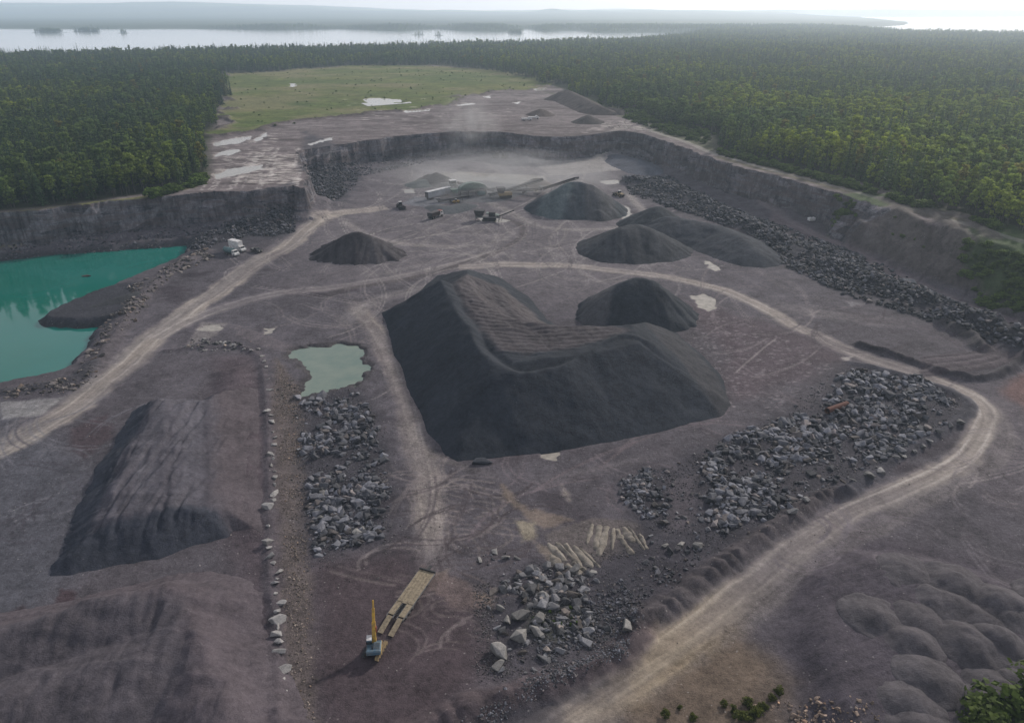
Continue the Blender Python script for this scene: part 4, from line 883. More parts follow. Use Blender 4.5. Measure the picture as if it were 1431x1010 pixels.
heap(16, [(662,776),(720,770),(728,788),(668,790)], 16, (.4, .8), GRY, dens=.9)
heap(17, [(1100,1000),(1040,985),(1080,975),(1200,990),(1230,1010),(1250,1060),(1080,1060)], 500, (.12, .8), (128,112,100), dens=.6)
heap(18, [(840,170),(900,166),(960,190),(900,184),(845,180)], 200, (.4, 1.2), (150,145,140), z0=UZ, dens=.5)
WIDE = [(862,668),(936,652),(1000,615),(1100,575),(1155,520),(1290,525),(1350,565),(1320,605),(1220,660),(1130,705),(1050,752),(960,800),(900,850),(880,870),(880,800),(900,770)]
heap(19, WIDE, 9000, (.10, .42), (78,76,79), dens=.55, pw=2, nf=.2)
heap(20, WIDE, 520, (.4, 1.5), (98,96,98), dens=.35, pw=2.5, nf=.25)
heap(21, [(405,545),(510,540),(552,620),(556,760),(430,800),(408,690)], 4500, (.10, .40), (80,78,80), dens=.55, pw=2, nf=.2)
heap(22, [(660,800),(900,760),(900,890),(760,945),(660,960)], 4000, (.10, .38), (84,81,82), dens=.45, pw=2, nf=.2)
heap(23, [(400,500),(420,560),(405,600),(384,560)], 120, (.2, .8), (96,92,90), dens=.6)
RK = np.array(RK)
# hand-placed rows and blocks: (px, py, size)
ROW1 = [(340,487,1.1),(352,490,1.2),(361,488,1.0),(366,498,1.3),(372,513,1.1),(377,545,1.3),(372,574,1.4),(380,590,1.2),(384,612,1.1),(378,635,1.4),(380,650,1.2),(384,668,1.2),(385,690,1.9),(374,709,1.7),(375,757,1.5),(377,778,1.5),(390,800,1.6),(384,814,1.5),(392,843,1.7),(388,866,1.5),(387,886,1.5),(390,912,1.6),(392,937,1.8),(394,970,1.6),(396,1002,1.7)]
ROW2 = [(1342,590,1.5),(1330,594,1.6),(1312,604,1.7),(1298,615,1.5),(1290,622,1.3),(1278,631,1.4),(1264,636,1.4),(1252,640,1.3),(1232,657,1.7),(1215,665,1.6),(1192,672,1.3),(1108,718,1.8),(1126,700,1.8),(1078,724,1.2)]
BIG = [(670,783,1.5),(692,772,1.7),(708,780,1.5),(723,780,1.4),(729,862,3.4),(728,888,3.4),(752,866,2.8),(750,884,2.6),(760,832,2.2),(697,912,3.4),(697,930,2.4),(708,868,2.2),(700,850,1.9),(876,875,3.6),(952,762,2.4),(930,762,1.7),(975,764,1.8),(803,797,2.8),(828,800,1.6),(450,690,2.0),(444,716,2.0),(448,724,1.9),(500,745,1.8),(508,740,1.6)]
fixed = []
ROW1 = [q for i in range(len(ROW1) - 1) for q in ((ROW1[i], ((ROW1[i][0] + ROW1[i+1][0]) / 2 + RNG.uniform(-3, 3), (ROW1[i][1] + ROW1[i+1][1]) / 2 + RNG.uniform(-3, 3), RNG.uniform(.6, 1.1))) if ROW1[i+1][1] > ROW1[i][1] + 10 else (ROW1[i],))] + ROW1[-1:]
for L_, lab, grp, tn in ((ROW1, "pale boulder in the long row beside the tan gravel strip", "boulders in the long row beside the gravel strip", (134,131,129)), (ROW2, "pale boulder in the spaced row along the inside of the haul road bend", "boulders spaced along the haul road bend", LGT), (BIG, "oversized pale angular block lying among smaller rubble", "oversized pale blocks", (118,115,112))):
    for (a, b_, s_) in L_:
        wx, wy = W(a, b_, g1(*W(a, b_))); fixed.append((wx, wy, g1(wx, wy) + s_ * .12, s_, *lin(np.array(tn) * RNG.uniform(.85, 1.12)), lab, grp)); fixed[-1] = (*fixed[-1][:3], s_ * (1.35 if L_ is not BIG else 1.0), *fixed[-1][4:])
# individuals: those that show largest
scr = RK[:, 3] / np.hypot(np.hypot(RK[:, 0], RK[:, 1]), 90); labz = np.array([ZL[int(q)][0] is not None for q in RK[:, 7]])
vis = (np.abs(RK[:, 0]) < .69 * (RK[:, 1] * CP + HC * SP)) & (RK[:, 1] * SP - HC * CP > -.5 * (RK[:, 1] * CP + HC * SP))
order = np.argsort(-np.where(labz & vis, scr, -1)); pickn = order[:296 - len(fixed)]
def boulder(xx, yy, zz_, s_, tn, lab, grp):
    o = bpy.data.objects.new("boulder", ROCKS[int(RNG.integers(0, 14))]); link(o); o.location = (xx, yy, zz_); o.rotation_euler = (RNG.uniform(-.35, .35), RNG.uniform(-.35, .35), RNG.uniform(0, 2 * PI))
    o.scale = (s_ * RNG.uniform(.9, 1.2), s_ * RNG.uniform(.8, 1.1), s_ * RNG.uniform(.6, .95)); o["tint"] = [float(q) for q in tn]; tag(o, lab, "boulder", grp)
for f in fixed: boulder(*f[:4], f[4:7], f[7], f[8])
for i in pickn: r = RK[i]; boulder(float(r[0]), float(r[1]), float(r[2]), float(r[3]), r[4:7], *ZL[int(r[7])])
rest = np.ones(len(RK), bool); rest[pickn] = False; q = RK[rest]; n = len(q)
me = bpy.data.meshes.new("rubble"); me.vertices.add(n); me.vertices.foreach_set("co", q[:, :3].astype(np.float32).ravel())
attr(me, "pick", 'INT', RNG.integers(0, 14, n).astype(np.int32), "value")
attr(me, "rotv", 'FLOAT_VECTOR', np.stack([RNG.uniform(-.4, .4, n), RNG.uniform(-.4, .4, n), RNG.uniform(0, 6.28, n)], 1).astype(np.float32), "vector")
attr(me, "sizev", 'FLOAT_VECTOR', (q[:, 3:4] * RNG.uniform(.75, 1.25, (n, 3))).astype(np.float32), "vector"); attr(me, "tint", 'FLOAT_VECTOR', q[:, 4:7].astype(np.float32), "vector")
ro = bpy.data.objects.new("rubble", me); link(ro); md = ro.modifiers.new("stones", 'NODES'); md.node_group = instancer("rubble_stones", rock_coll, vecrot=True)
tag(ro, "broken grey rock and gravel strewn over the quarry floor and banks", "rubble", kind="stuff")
# pale scraped ridges of rock
M_pale = ground_mat("scraped_pale_rock", .5, speck=.2, contrast=.9)
RID = [(828,731,820,760),(838,732,833,768),(849,733,836,777),(858,736,855,769),(862,738,868,754),(871,735,886,758),(877,735,901,769),(868,752,884,775),(765,758,790,784),(776,757,802,781),(789,758,813,794),(801,761,828,793),(809,765,839,793),(790,788,813,802),(770,774,781,790),(893,745,905,768),(800,785,818,797)]
for k, (a, b_, c_, d_) in enumerate(RID):
    p0, p1 = np.array(W(a, b_)), np.array(W(c_, d_)); L_ = np.hypot(*(p1 - p0)); u = (p1 - p0) / L_; v = np.array([-u[1], u[0]]); wd = .5 + .22 * ((k * 7) % 3); ns, nw = 26, 7; V_ = []
    for i in range(ns):
        t = i / (ns - 1); e_ = math.sin(PI * min(1, max(0, t))) ** .16 * (1 + .18 * math.sin(t * 6 + k * 2.1))
        for j in range(nw):
            s_ = (j / (nw - 1) * 2 - 1); pp = p0 + u * t * L_ + v * s_ * wd * e_ * (1 + .5 * fbm(t * 4 + k, s_ * 0 + k, 5, 3))
            V_.append((*pp, g1(*pp) - .12 + .48 * e_ * (1 - s_ * s_) * (1 + .5 * float(fbm(t * 6 + k, s_ * 1.5, 6, 2)))))
    V_ = np.array(V_, float); cc = lin(np.clip(np.tile(np.array([126, 119, 110.]), (len(V_), 1)) + fbm(V_[:, 0] * 1.5, V_[:, 1] * 1.5, 8, 3)[:, None] * 22, 20, 200))
    cen = np.array([*p0, 0]); o = bpy.data.objects.new("rock_ridge", fast_mesh("rock_ridge", V_ - cen, grid_quads(ns, nw), M_pale, cc)); link(o); o.location = cen
    tag(o, "long narrow pale ridge of scraped rock fanning out beside the rubble", "rock ridge", "fan of pale scraped rock ridges")

# ------------------------------------------------------------------ shrubs and rough growth
def shrub(px_, py_, z0, s_, label, tn=(1, 1, 1), name="shrub", k=5, group=None, sx=1.0, flat=.75):
    wx, wy = W(px_, py_, z0); e = empty(name, (wx, wy, g1(wx, wy) - .25 * s_), RNG.uniform(0, 6.28)); e.scale = (s_ * sx, s_ * sx, s_ * flat)
    tag(e, label, "shrub", group)
    o = bpy.data.objects.new("foliage", SHR[k % 3][0]); link(o); o.parent = e; o["tint"] = [float(q) for q in tn]
    o = bpy.data.objects.new("stem", SHR[k % 3][1]); link(o); o.parent = e
SHR = []
for k in range(3):
    cg = crown_broad(40 + k, 2.6, 1.5, 1.2, .1); V_ = cg[0] * 1.0; C_ = V_.reshape(-1, 4, 3).mean(1, keepdims=True); V_ = ((V_.reshape(-1, 4, 3) - C_) * .42 + C_).reshape(-1, 3)
    tg = trunk_geo(60 + k, 2.2, .04, 5, .2); SHR.append((fast_mesh("shrub_foliage", V_, cg[1], M_leaf, cg[2], False), fast_mesh("shrub_stem", tg[0], tg[1], M_bark, None, True)))
shrub(1405,1000,3,2.6,"largest leafy green shrub in the near right corner of the quarry",(.56,.62,.46),k=0,sx=1.2)
shrub(1440,985,3,3.0,"green shrub cut off by the edge behind the largest corner shrub",(.54,.60,.46),k=1,sx=1.1)
shrub(1380,1015,3,2.2,"lower green shrub in front of the largest corner shrub",(.58,.62,.46),k=2,sx=1.1)
for k_, (a, b_, s_) in enumerate([(1045,985,.7),(1056,1000,.9),(1032,1004,.7),(1078,978,.5),(1088,968,.6),(930,1000,.6),(968,1004,.5),(950,990,.35),(1012,985,.5),(1066,990,.6),(1024,992,.5),(1040,1008,.8)]):
    shrub(a, b_, 0, s_, "straggly olive bush on the tan ground beside the yellowish haul road", (.68,.58,.44), k=k_, group="straggly bushes beside the yellowish road", name="bush", sx=.9)
BU = []
for pts, z0, n_, sr in (([(1340,352),(1380,344),(1431,350),(1520,385),(1520,470),(1431,412),(1390,402),(1350,378)], 8, 420, (.5, 1.2)), ([(1165,300),(1200,294),(1240,298),(1235,318),(1190,320),(1160,312)], 5, 190, (.5, 1.0)), ([(0,300),(120,288),(200,278),(262,262),(288,248),(284,256),(200,281),(60,296)], UZ, 520, (.8, 2.0)),
                        ([(880,150),(930,165),(1000,188),(1000,205),(960,196),(900,176),(870,166)], UZ, 350, (.6, 1.6)), ([(1005,212),(1100,236),(1200,262),(1300,294),(1431,328),(1431,333),(1300,298),(1200,267),(1100,241),(1005,216)], UZ, 420, (.5, 1.6)),
                        ([(296,190),(303,150),(308,128),(312,104),(400,100),(480,92),(600,92),(735,106),(740,124),(640,136),(590,150),(520,158),(420,172),(340,188)], UZ, 260, (.2, .6)), ([(1130,238),(1310,300),(1431,345),(1431,400),(1330,350),(1180,300)], 10, 120, (.3, .7)), ([(740,862),(800,845),(815,870),(770,892)], 0, 14, (.1, .25))):
    P = WP(pts, z0); lo, hi = P.min(0), P.max(0); a = RNG.uniform(lo[0], hi[0], n_ * 6); b_ = RNG.uniform(lo[1], hi[1], n_ * 6); k = inside(a, b_, P) & (fbm(a * .08, b_ * .08, 210, 3) > -.25); a, b_ = a[k][:n_], b_[k][:n_]
    s_ = RNG.uniform(*sr, len(a)); zg = ground(a, b_); kz = (zg > 12) if z0 == UZ else (zg < 13.5); a, b_, s_, zg = a[kz], b_[kz], s_[kz], zg[kz]; t_ = np.array([[.70, .80, .56]]) * RNG.uniform(.75, 1.25, (len(a), 1)); BU.append(np.column_stack([a, b_, zg - .25 * s_, s_, t_]))
BU = np.vstack(BU); n = len(BU); bush_coll = bpy.data.collections.new("undergrowth_kinds")
for k in range(3): bush_coll.objects.link(bpy.data.objects.new("growth_%d" % k, SHR[k][0]))
me = bpy.data.meshes.new("undergrowth"); me.vertices.add(n); me.vertices.foreach_set("co", BU[:, :3].astype(np.float32).ravel())
attr(me, "pick", 'INT', RNG.integers(0, 3, n).astype(np.int32), "value"); attr(me, "rotv", 'FLOAT_VECTOR', np.stack([np.zeros(n), np.zeros(n), RNG.uniform(0, 6.28, n)], 1).astype(np.float32), "vector")
attr(me, "sizev", 'FLOAT_VECTOR', (BU[:, 3:4] * RNG.uniform(.8, 1.3, (n, 3)) * np.array([1.2, 1.2, .8])).astype(np.float32), "vector"); attr(me, "tint", 'FLOAT_VECTOR', BU[:, 4:7].astype(np.float32), "vector")
uo = bpy.data.objects.new("undergrowth", me); link(uo); md = uo.modifiers.new("growth", 'NODES'); md.node_group = instancer("undergrowth_plants", bush_coll, vecrot=True)
tag(uo, "low green scrub on the banks, meadow and forest edges", "undergrowth", kind="stuff")
print("ROCKS", len(RK))
# ------------------------------------------------------------------ machines
def xf(c, rot=(0, 0, 0)): return Matrix.Translation(c) @ Matrix.Rotation(rot[2], 4, 'Z') @ Matrix.Rotation(rot[1], 4, 'Y') @ Matrix.Rotation(rot[0], 4, 'X')
class MB:
    """collects shapes and links them as one mesh"""
    def __init__(s): s.bm = bmesh.new()
    def box(s, c, d, rot=(0, 0, 0), bev=.03, taper=(1, 1)):
        r = bmesh.ops.create_cube(s.bm, size=1); vs = r["verts"]
        for v in vs:
            if v.co.z > 0: v.co.x *= taper[0]; v.co.y *= taper[1]
            v.co = Vector((v.co.x * d[0], v.co.y * d[1], v.co.z * d[2]))
        if bev:
            es = list({e for v in vs for e in v.link_edges}); rb = bmesh.ops.bevel(s.bm, geom=es, offset=min(bev, min(d) * .3), segments=1, affect='EDGES'); vs = list({v for f in rb["faces"] for v in f.verts} | {v for v in vs if v.is_valid})
        bmesh.ops.transform(s.bm, matrix=xf(c, rot), verts=vs); return s
    def bar(s, a, b, w, h=None, bev=.02):
        a, b = Vector(a), Vector(b); d = b - a; h = h or w; q = d.to_track_quat('X', 'Z').to_matrix().to_4x4()
        r = bmesh.ops.create_cube(s.bm, size=1); vs = r["verts"]
        for v in vs: v.co = Vector((v.co.x * d.length, v.co.y * w, v.co.z * h))
        bmesh.ops.transform(s.bm, matrix=Matrix.Translation((a + b) / 2) @ q, verts=vs); return s
    def cyl(s, a, b, r1, r2=None, n=16, caps=True):
        a, b = Vector(a), Vector(b); d = b - a; q = d.to_track_quat('Z', 'Y').to_matrix().to_4x4()
        r = bmesh.ops.create_cone(s.bm, cap_ends=caps, segments=n, radius1=r1, radius2=r1 if r2 is None else r2, depth=d.length)
        bmesh.ops.transform(s.bm, matrix=Matrix.Translation((a + b) / 2) @ q, verts=r["verts"]); return s
    def prism(s, prof, y0, y1):
        """profile in x,z extruded from y0 to y1"""
        A = [s.bm.verts.new((p[0], y0, p[1])) for p in prof]; B = [s.bm.verts.new((p[0], y1, p[1])) for p in prof]; n = len(prof)
        fs = [s.bm.faces.new(A), s.bm.faces.new(B[::-1])]
        for i in range(n): fs.append(s.bm.faces.new((A[i], B[i], B[(i + 1) % n], A[(i + 1) % n])))
        bmesh.ops.recalc_face_normals(s.bm, faces=fs); return s
    def build(s, name, mat, parent=None, smooth=False):
        me = bpy.data.meshes.new(name); s.bm.to_mesh(me); s.bm.free(); me.materials.append(mat)
        if smooth:
            me.polygons.foreach_set("use_smooth", [True] * len(me.polygons)); me.set_sharp_from_angle(angle=R(35))
        o = bpy.data.objects.new(name, me); link(o)
        if parent: o.parent = parent
        return o
MW = plain("dusty_white_paint", (205,206,206), .45, var=.12, dirt=(160,152,146)); MY = plain("dusty_yellow_paint", (178,140,44), .45, dirt=(120,98,56)); MBL = plain("dusty_blue_paint", (66,92,108), .45, dirt=(98,104,106))
MT = plain("dusty_teal_paint", (84,112,112), .5, dirt=(70,82,84)); MK = plain("dark_machine_steel", (40,41,44), .6, dirt=(66,62,60)); MG = plain("grey_steel", (112,112,112), .55, dirt=(84,80,78))
MR = plain("tyre_rubber", (26,26,27), .9, dirt=(62,57,54)); MGL = plain("dark_cab_glass", (22,28,32), .12, var=.1, spec=.8); MPL = plain("worn_deck_planks", (138,126,106), .9, dirt=(98,88,74), scale=2.5)
MRU = plain("rusty_steel", (92,60,50), .9, dirt=(74,46,40)); MRED = plain("faded_red_paint", (142,66,48), .5, dirt=(92,62,54)); MGREEN = plain("grey_green_paint", (112,128,118), .5, dirt=(92,96,92)); MSH = plain("container_grey_side", (150,154,160), .5, dirt=(122,122,126), scale=.4)
MLENS = plain("headlight_lens", (225,222,205), .2); MTAN = plain("dusty_tan_paint", (148,128,92), .6, dirt=(112,98,80))
def at(px_, py_, z0=0.0):
    wx, wy = W(px_, py_, z0); return wx, wy
def heading(a, b, z0=0.0):
    p, q = at(*a, z0), at(*b, z0); return math.atan2(q[1] - p[1], q[0] - p[0]), math.hypot(q[0] - p[0], q[1] - p[1])
def root(name, label, cat, px_, py_, rz, group=None, z0=0.0, sc=1.0):
    wx, wy = at(px_, py_, z0); e = empty(name, (wx, wy, g1(wx, wy) + .02), rz); e.scale = (sc,) * 3; tag(e, label, cat, group); return e
def wheel(parent, x_, y_, r, w_, name="wheel", rimm=None):
    s_ = 1 if y_ > 0 else -1
    t = MB().cyl((x_, y_ - w_ / 2, r), (x_, y_ + w_ / 2, r), r, n=20).build(name, MR, parent, True)
    MB().cyl((x_, y_ - w_ / 2 - .03, r), (x_, y_ + w_ / 2 + .03, r), r * .5, n=14).build("rim", rimm or MG, t, True)
# --- yellow and blue crawler machine by the lowbed
hd, _ = heading((526, 930), (543, 899))
e = root("excavator", "blue and yellow tracked excavator with its boom raised beside the lowbed trailer", "excavator", 524, 911, hd, sc=.9)
for s_ in (-1, 1):
    y_ = s_ * 1.25
    t = MB().prism([(-2.1,.45),(-1.85,.12),(1.85,.12),(2.1,.45),(2.0,.8),(1.75,.95),(-1.75,.95),(-2.0,.8)], y_ - .28, y_ + .28).build("track", MTAN if s_ < 0 else MK, e)
    p = MB()
    for k in range(15): p.box((-1.85 + k * .265, y_, .97), (.12, .56, .05), bev=0)
    p.build("track_pads", MTAN if s_ < 0 else MK, t)
    p = MB()
    for k in range(5): p.cyl((-1.5 + k * .75, y_ - .3, .34), (-1.5 + k * .75, y_ + .3, .34), .2, n=12)
    p.build("rollers", MK, t, True)
MB().box((0, 0, .75), (1.7, 2.0, .4)).cyl((0, 0, .9), (0, 0, 1.2), .75).build("undercarriage", MK, e)
sl = R(96) - hd     # the upper works are slewed
def rt(x_, y_): return (x_ * math.cos(sl) - y_ * math.sin(sl), x_ * math.sin(sl) + y_ * math.cos(sl))
def rb(mb, c, d, **k): a = rt(c[0], c[1]); return mb.box((a[0], a[1], c[2]), d, (0, 0, sl), **k)
rb(rb(MB(), (-.45, 0, 1.5), (2.6, 2.5, .5), bev=.08), (-.75, -.55, 1.98), (1.7, 1.25, .55), bev=.1).build("body", MBL, e)
rb(MB(), (-1.75, 0, 1.7), (.65, 2.5, .95), bev=.18).build("counterweight", MBL, e)
cb = rb(MB(), (.35, .78, 2.25), (1.35, .95, 1.35), bev=.1).build("cab", MBL, e)
rb(MB(), (.37, .78, 2.42), (1.41, 1.0, .7), bev=.04).build("window", MGL, cb)
rb(MB(), (.35, .78, 2.97), (1.2, .85, .08), bev=.03).build("roof", MW, cb)
p = MB()
for k in range(5): rb(p, (-1.35 + k * .25, -.55, 2.27), (.1, 1.0, .04), bev=0)
p.build("engine_grille", MK, e)
rb(MB(), (-1.0, .25, 2.1), (.14, .14, .8)).build("exhaust", MK, e)
def tube2(pts, w_, h_):
    m_ = MB()
    for a, b in zip(pts[:-1], pts[1:]):
        A, B = rt(a[0], 0), rt(b[0], 0); m_.bar((A[0], A[1], a[1]), (B[0], B[1], b[1]), w_, h_)
    return m_
tube2([(.6,1.5),(1.5,3.3),(2.3,4.6)], .62, .8).build("boom", MY, e)
rb(rb(MB(), (-.35, 0, 1.3), (2.9, 2.6, .28), bev=.05), (1.0, 0, 1.6), (.5, .7, .7)).build('turntable_skirt', MY, e)
tube2([(2.2,4.6),(3.6,6.4)], .46, .6).build("stick", MY, e)
tube2([(3.5,6.3),(4.3,7.6)], .26, .36).build("boom_tip", MY, e)
tube2([(1.0,1.6),(1.9,3.5)], .16, .16).build("hydraulic_cylinder", MK, e)
tube2([(1.5,3.7),(2.8,5.5)], .14, .14).build("hydraulic_cylinder", MK, e)
a = rt(1.7, -.35); MB().box((a[0], a[1], 3.5), (.5, .25, 1.1), (0, 0, sl)).build("hose_reel", MRED, e)
# --- lowbed trailer
hd, ln = heading((540, 886), (600, 800)); ln = ln * .98
e = root("lowbed_trailer", "long plank-decked lowbed trailer with two rear ramps on the reddish ground", "trailer", 570, 843, hd)
h2 = ln / 2; wz = 1.45
d_ = MB()
for k in range(5): d_.box((h2 * .42, -1.2 + k * .6, .98), (h2 * 1.12, .56, .1), bev=.015)
for s_ in (-1, 1):
    for k in range(2): d_.box((-h2 * .32, s_ * (.72 + k * .52), .98 - k * .0), (h2 * .42, .5, .1), bev=.015)
d_.build("deck", MPL, e)
fr_ = MB()
for s_ in (-1, 1): fr_.bar((-h2 * .6, s_ * 1.5, .85), (h2 * .98, s_ * 1.5, .85), .1, .3)
fr_.bar((-h2 * .6, .38, .8), (h2 * .9, .38, .8), .12, .3).bar((-h2 * .6, -.38, .8), (h2 * .9, -.38, .8), .12, .3); fr_.build("frame", MG, e)
fr_ = MB()
for k in range(9): fr_.bar((-h2 * .15 - k * .32, -.42, .96), (-h2 * .15 - k * .32, .42, .96), .07, .07)
fr_.build("axle_crossbars", MK, e)
MB().box((h2 * .99, 0, 1.05), (.35, 3.1, .5), bev=.05).build("headboard", MK, e); MB().bar((h2, 0, .95), (h2 + 1.3, 0, .95), .5, .2).build("gooseneck", MK, e)
for s_ in (-1, 1):
    MB().box((-h2 * .79, s_ * .95, .62), (h2 * .46, .95, .1), (0, -R(10), 0), bev=.02).build("ramp", MPL, e)
    for k in range(3): wheel(e, -h2 * .12 - k * 1.1, s_ * 1.32, .42, .3)
for k, (x_, s_) in enumerate(((.1, 1), (.1, -1), (.55, 1), (.55, -1))): MB().cyl((h2 * x_, s_ * 1.56, .8), (h2 * x_, s_ * 1.66, .8), .16, n=10).build("winch", MK, e)
for s_ in (-1, 1): MB().bar((h2 * .8, s_ * .9, 0), (h2 * .8, s_ * .9, .85), .14, .14).build("landing_leg", MK, e)
# --- rusty pipe
hd, ln = heading((1155, 577), (1183, 566)); wx, wy = at(1169, 573); g = g1(wx, wy)
bm = bmesh.new(); r1, r2, n_ = .75, .70, 28; vs = []
for (xx, rr) in ((-ln / 2, r1), (ln / 2, r1), (ln / 2, r2), (-ln / 2, r2)): vs.append([bm.verts.new((xx, math.cos(2 * PI * k / n_) * rr, math.sin(2 * PI * k / n_) * rr)) for k in range(n_)])
for q in range(4):
    for k in range(n_): bm.faces.new((vs[q][k], vs[q][(k + 1) % n_], vs[(q + 1) % 4][(k + 1) % n_], vs[(q + 1) % 4][k]))
bmesh.ops.recalc_face_normals(bm, faces=bm.faces[:]); me = bpy.data.meshes.new("steel_pipe"); bm.to_mesh(me); bm.free(); me.materials.append(MRU)
o = bpy.data.objects.new("steel_pipe", me); link(o); o.location = (wx, wy, g + .74); o.rotation_euler = (0, R(2), hd); tag(o, "short wide rusty steel pipe lying at the edge of the rubble field", "pipe")
# --- trucks at the lake corner
def box_truck(label, px_, py_, rz, L_, bodym, cabm, tank=False, hgt=3.2, name="box_truck", boxw=2.4, roofm=None):
    e = root(name, label, "truck", px_, py_, rz); b = L_ / 2
    MB().bar((-b, 0, .75), (b - .3, 0, .75), .9, .25).build("chassis", MK, e)
    if tank:
        t = MB().cyl((-b, 0, 1.9), (b - 2.3, 0, 1.9), 1.12, n=22).build("tank", bodym, e, True); MB().cyl((-b * .6, 0, 2.9), (-b * .6, 0, 3.15), .35).cyl((b * .1, 0, 2.9), (b * .1, 0, 3.15), .35).build("hatch", MG, t)
    else:
        t = MB().box((-1.05, 0, .95 + hgt / 2 - .3), (L_ - 2.1, boxw, hgt - .6), bev=.06).build("cargo_box", bodym, e)
        MB().box((-1.05, 0, .95 + hgt - .58), (L_ - 2.0, boxw + .06, .08), bev=.02).build("roof", roofm or MW, t); MB().box((-b - .03, 0, .95 + hgt / 2 - .3), (.05, boxw * .9, hgt - .9), bev=.01).build("rear_door", MG, t)
    c_ = MB().prism([(b - 2.1,.6),(b,.6),(b,1.35),(b - .75,1.55),(b - 1.05,2.4),(b - 2.1,2.45)], -1.1, 1.1).build("cab", cabm, e)
    MB().prism([(b - .76,1.62),(b - 1.0,2.32),(b - 1.03,2.32),(b - .80,1.6)], -1.0, 1.0).build("windscreen", MGL, c_); MB().box((b - 1.5, 0, 1.95), (.7, 2.24, .5), bev=.02).build("side_window", MGL, c_)
    MB().box((b + .05, 0, .65), (.16, 2.2, .25)).build("bumper", MG, e)
    for s_ in (-1, 1):
        MB().cyl((b, s_ * .8, 1.05), (b + .06, s_ * .8, 1.05), .14, n=12).build("headlight", MLENS, e)
        for x_ in (b - 1.1, -b + 1.2, -b + 2.2): wheel(e, x_, s_ * 1.0, .48, .3)
    return e
hd, _ = heading((318, 346), (345, 353))
box_truck("white box truck parked behind the teal tank truck at the lake corner", 333, 351, hd, 8.2, MW, MW, hgt=3.9)
box_truck("teal tank truck with a white cab parked in front of the white box truck", 324, 357, hd, 7.6, MT, MW, tank=True, name="tank_truck")
# --- pickup
hd, _ = heading((351, 351), (363, 354)); e = root("pickup_truck", "dark pickup truck parked to the right of the white box truck", "truck", 359, 353, hd)
MB().prism([(-2.6,.5),(2.6,.5),(2.6,1.1),(1.3,1.25),(-2.6,1.25)], -.98, .98).build("body", MK, e)
c_ = MB().prism([(-.7,1.25),(1.3,1.25),(.75,1.9),(-.5,1.92)], -.85, .85).build("cab", MK, e); MB().prism([(1.22,1.3),(.78,1.82),(.81,1.84),(1.26,1.32)], -.8, .8).build("windscreen", MGL, c_); MB().box((.1, 0, 1.6), (1.1, 1.74, .36), bev=.02).build("side_window", MGL, c_)
MB().box((-1.75, 0, 1.28), (1.6, 1.6, .06)).build("cargo_bed", MG, e)
for s_ in (-1, 1):
    MB().box((2.6, s_ * .7, .9), (.06, .35, .18), bev=.01).build("headlight", MLENS, e)
    for x_ in (-1.7, 1.7): wheel(e, x_, s_ * .9, .42, .28)
# --- wheel loaders
def loader(label, px_, py_, rz, col, cabm, sc=1.0, group=None):
    e = root("wheel_loader", label, "loader", px_, py_, rz, sc=sc, group=group)
    MB().prism([(-3.2,1.0),(-.6,1.0),(-.6,2.1),(-3.0,2.0)], -1.0, 1.0).build("engine_hood", col, e); MB().box((.9, 0, 1.1), (2.2, 1.1, .7)).build("front_frame", col, e); MB().box((-3.3, 0, 1.1), (.5, 2.2, .9), bev=.1).build("counterweight", MK, e)
    c_ = MB().box((-.2, 0, 2.5), (1.4, 1.5, 1.5), bev=.08, taper=(.88, .92)).build("cab", MGL, e); MB().box((-.2, 0, 3.3), (1.5, 1.6, .14)).build("roof", cabm, c_)
    for s_ in (-1, 1):
        MB().bar((.5, s_ * .55, 2.0), (2.4, s_ * .55, 1.5), .22, .4).bar((2.4, s_ * .55, 1.5), (3.4, s_ * .55, .6), .22, .35).build("lift_arm", col, e)
        for x_ in (-2.0, 1.5): wheel(e, x_, s_ * 1.15, .85, .6, rimm=col)
    MB().prism([(3.2,.1),(4.7,.1),(4.75,.2),(3.7,.35),(3.5,1.1),(3.9,1.7),(3.7,1.75),(3.2,1.1)], -1.6, 1.6).build("bucket", MK, e)
    return e
hd, _ = heading((556, 286), (566, 294)); loader("dark wheel loader with a white cab roof at the left of the crushing plant", 560, 291, hd, MK, MW, 1.0)
loader("wheel loader working between the tall grey-green cone and the blasted rock bank", 865, 274, heading((872, 276), (858, 272))[0], MTAN, MW, .95)
loader("small loader parked in front of the crushing plant's green screen", 637, 284, R(200), MY, MW, .6)
# --- dump truck
hd, _ = heading((598, 306), (623, 298))
e = root("dump_truck", "dark loaded dump truck with a white and orange cab in front of the crushing plant", "truck", 609, 304, hd)
MB().bar((-4.2, 0, 1.0), (3.6, 0, 1.0), 1.0, .35).build("chassis", MK, e)
b_ = MB().prism([(-4.6,1.3),(1.9,1.3),(1.9,3.1),(-4.4,3.1)], -1.35, 1.35).build("dump_body", MK, e)
p = MB()
for k in range(8): p.box((-4.0 + k * .8, 0, 2.2), (.14, 2.84, 1.7), bev=0)
p.build("side_ribs", MRU, b_)
v_ = []; ns, nw = 16, 8
for i in range(ns):
    for j in range(nw): xx, yy = -4.3 + 6.1 * i / (ns - 1), -1.25 + 2.5 * j / (nw - 1); v_.append((xx, yy, 2.95 + .6 * math.sin(PI * i / (ns - 1)) * math.sin(PI * j / (nw - 1)) * (1 + .3 * float(fbm(xx * 1.2, yy * 1.2, 3, 2)))))
o = bpy.data.objects.new("load", fast_mesh("load", np.array(v_), grid_quads(ns, nw), M_pile, lin(np.tile(np.array([88., 84, 84]), (ns * nw, 1))))); link(o); o.parent = e
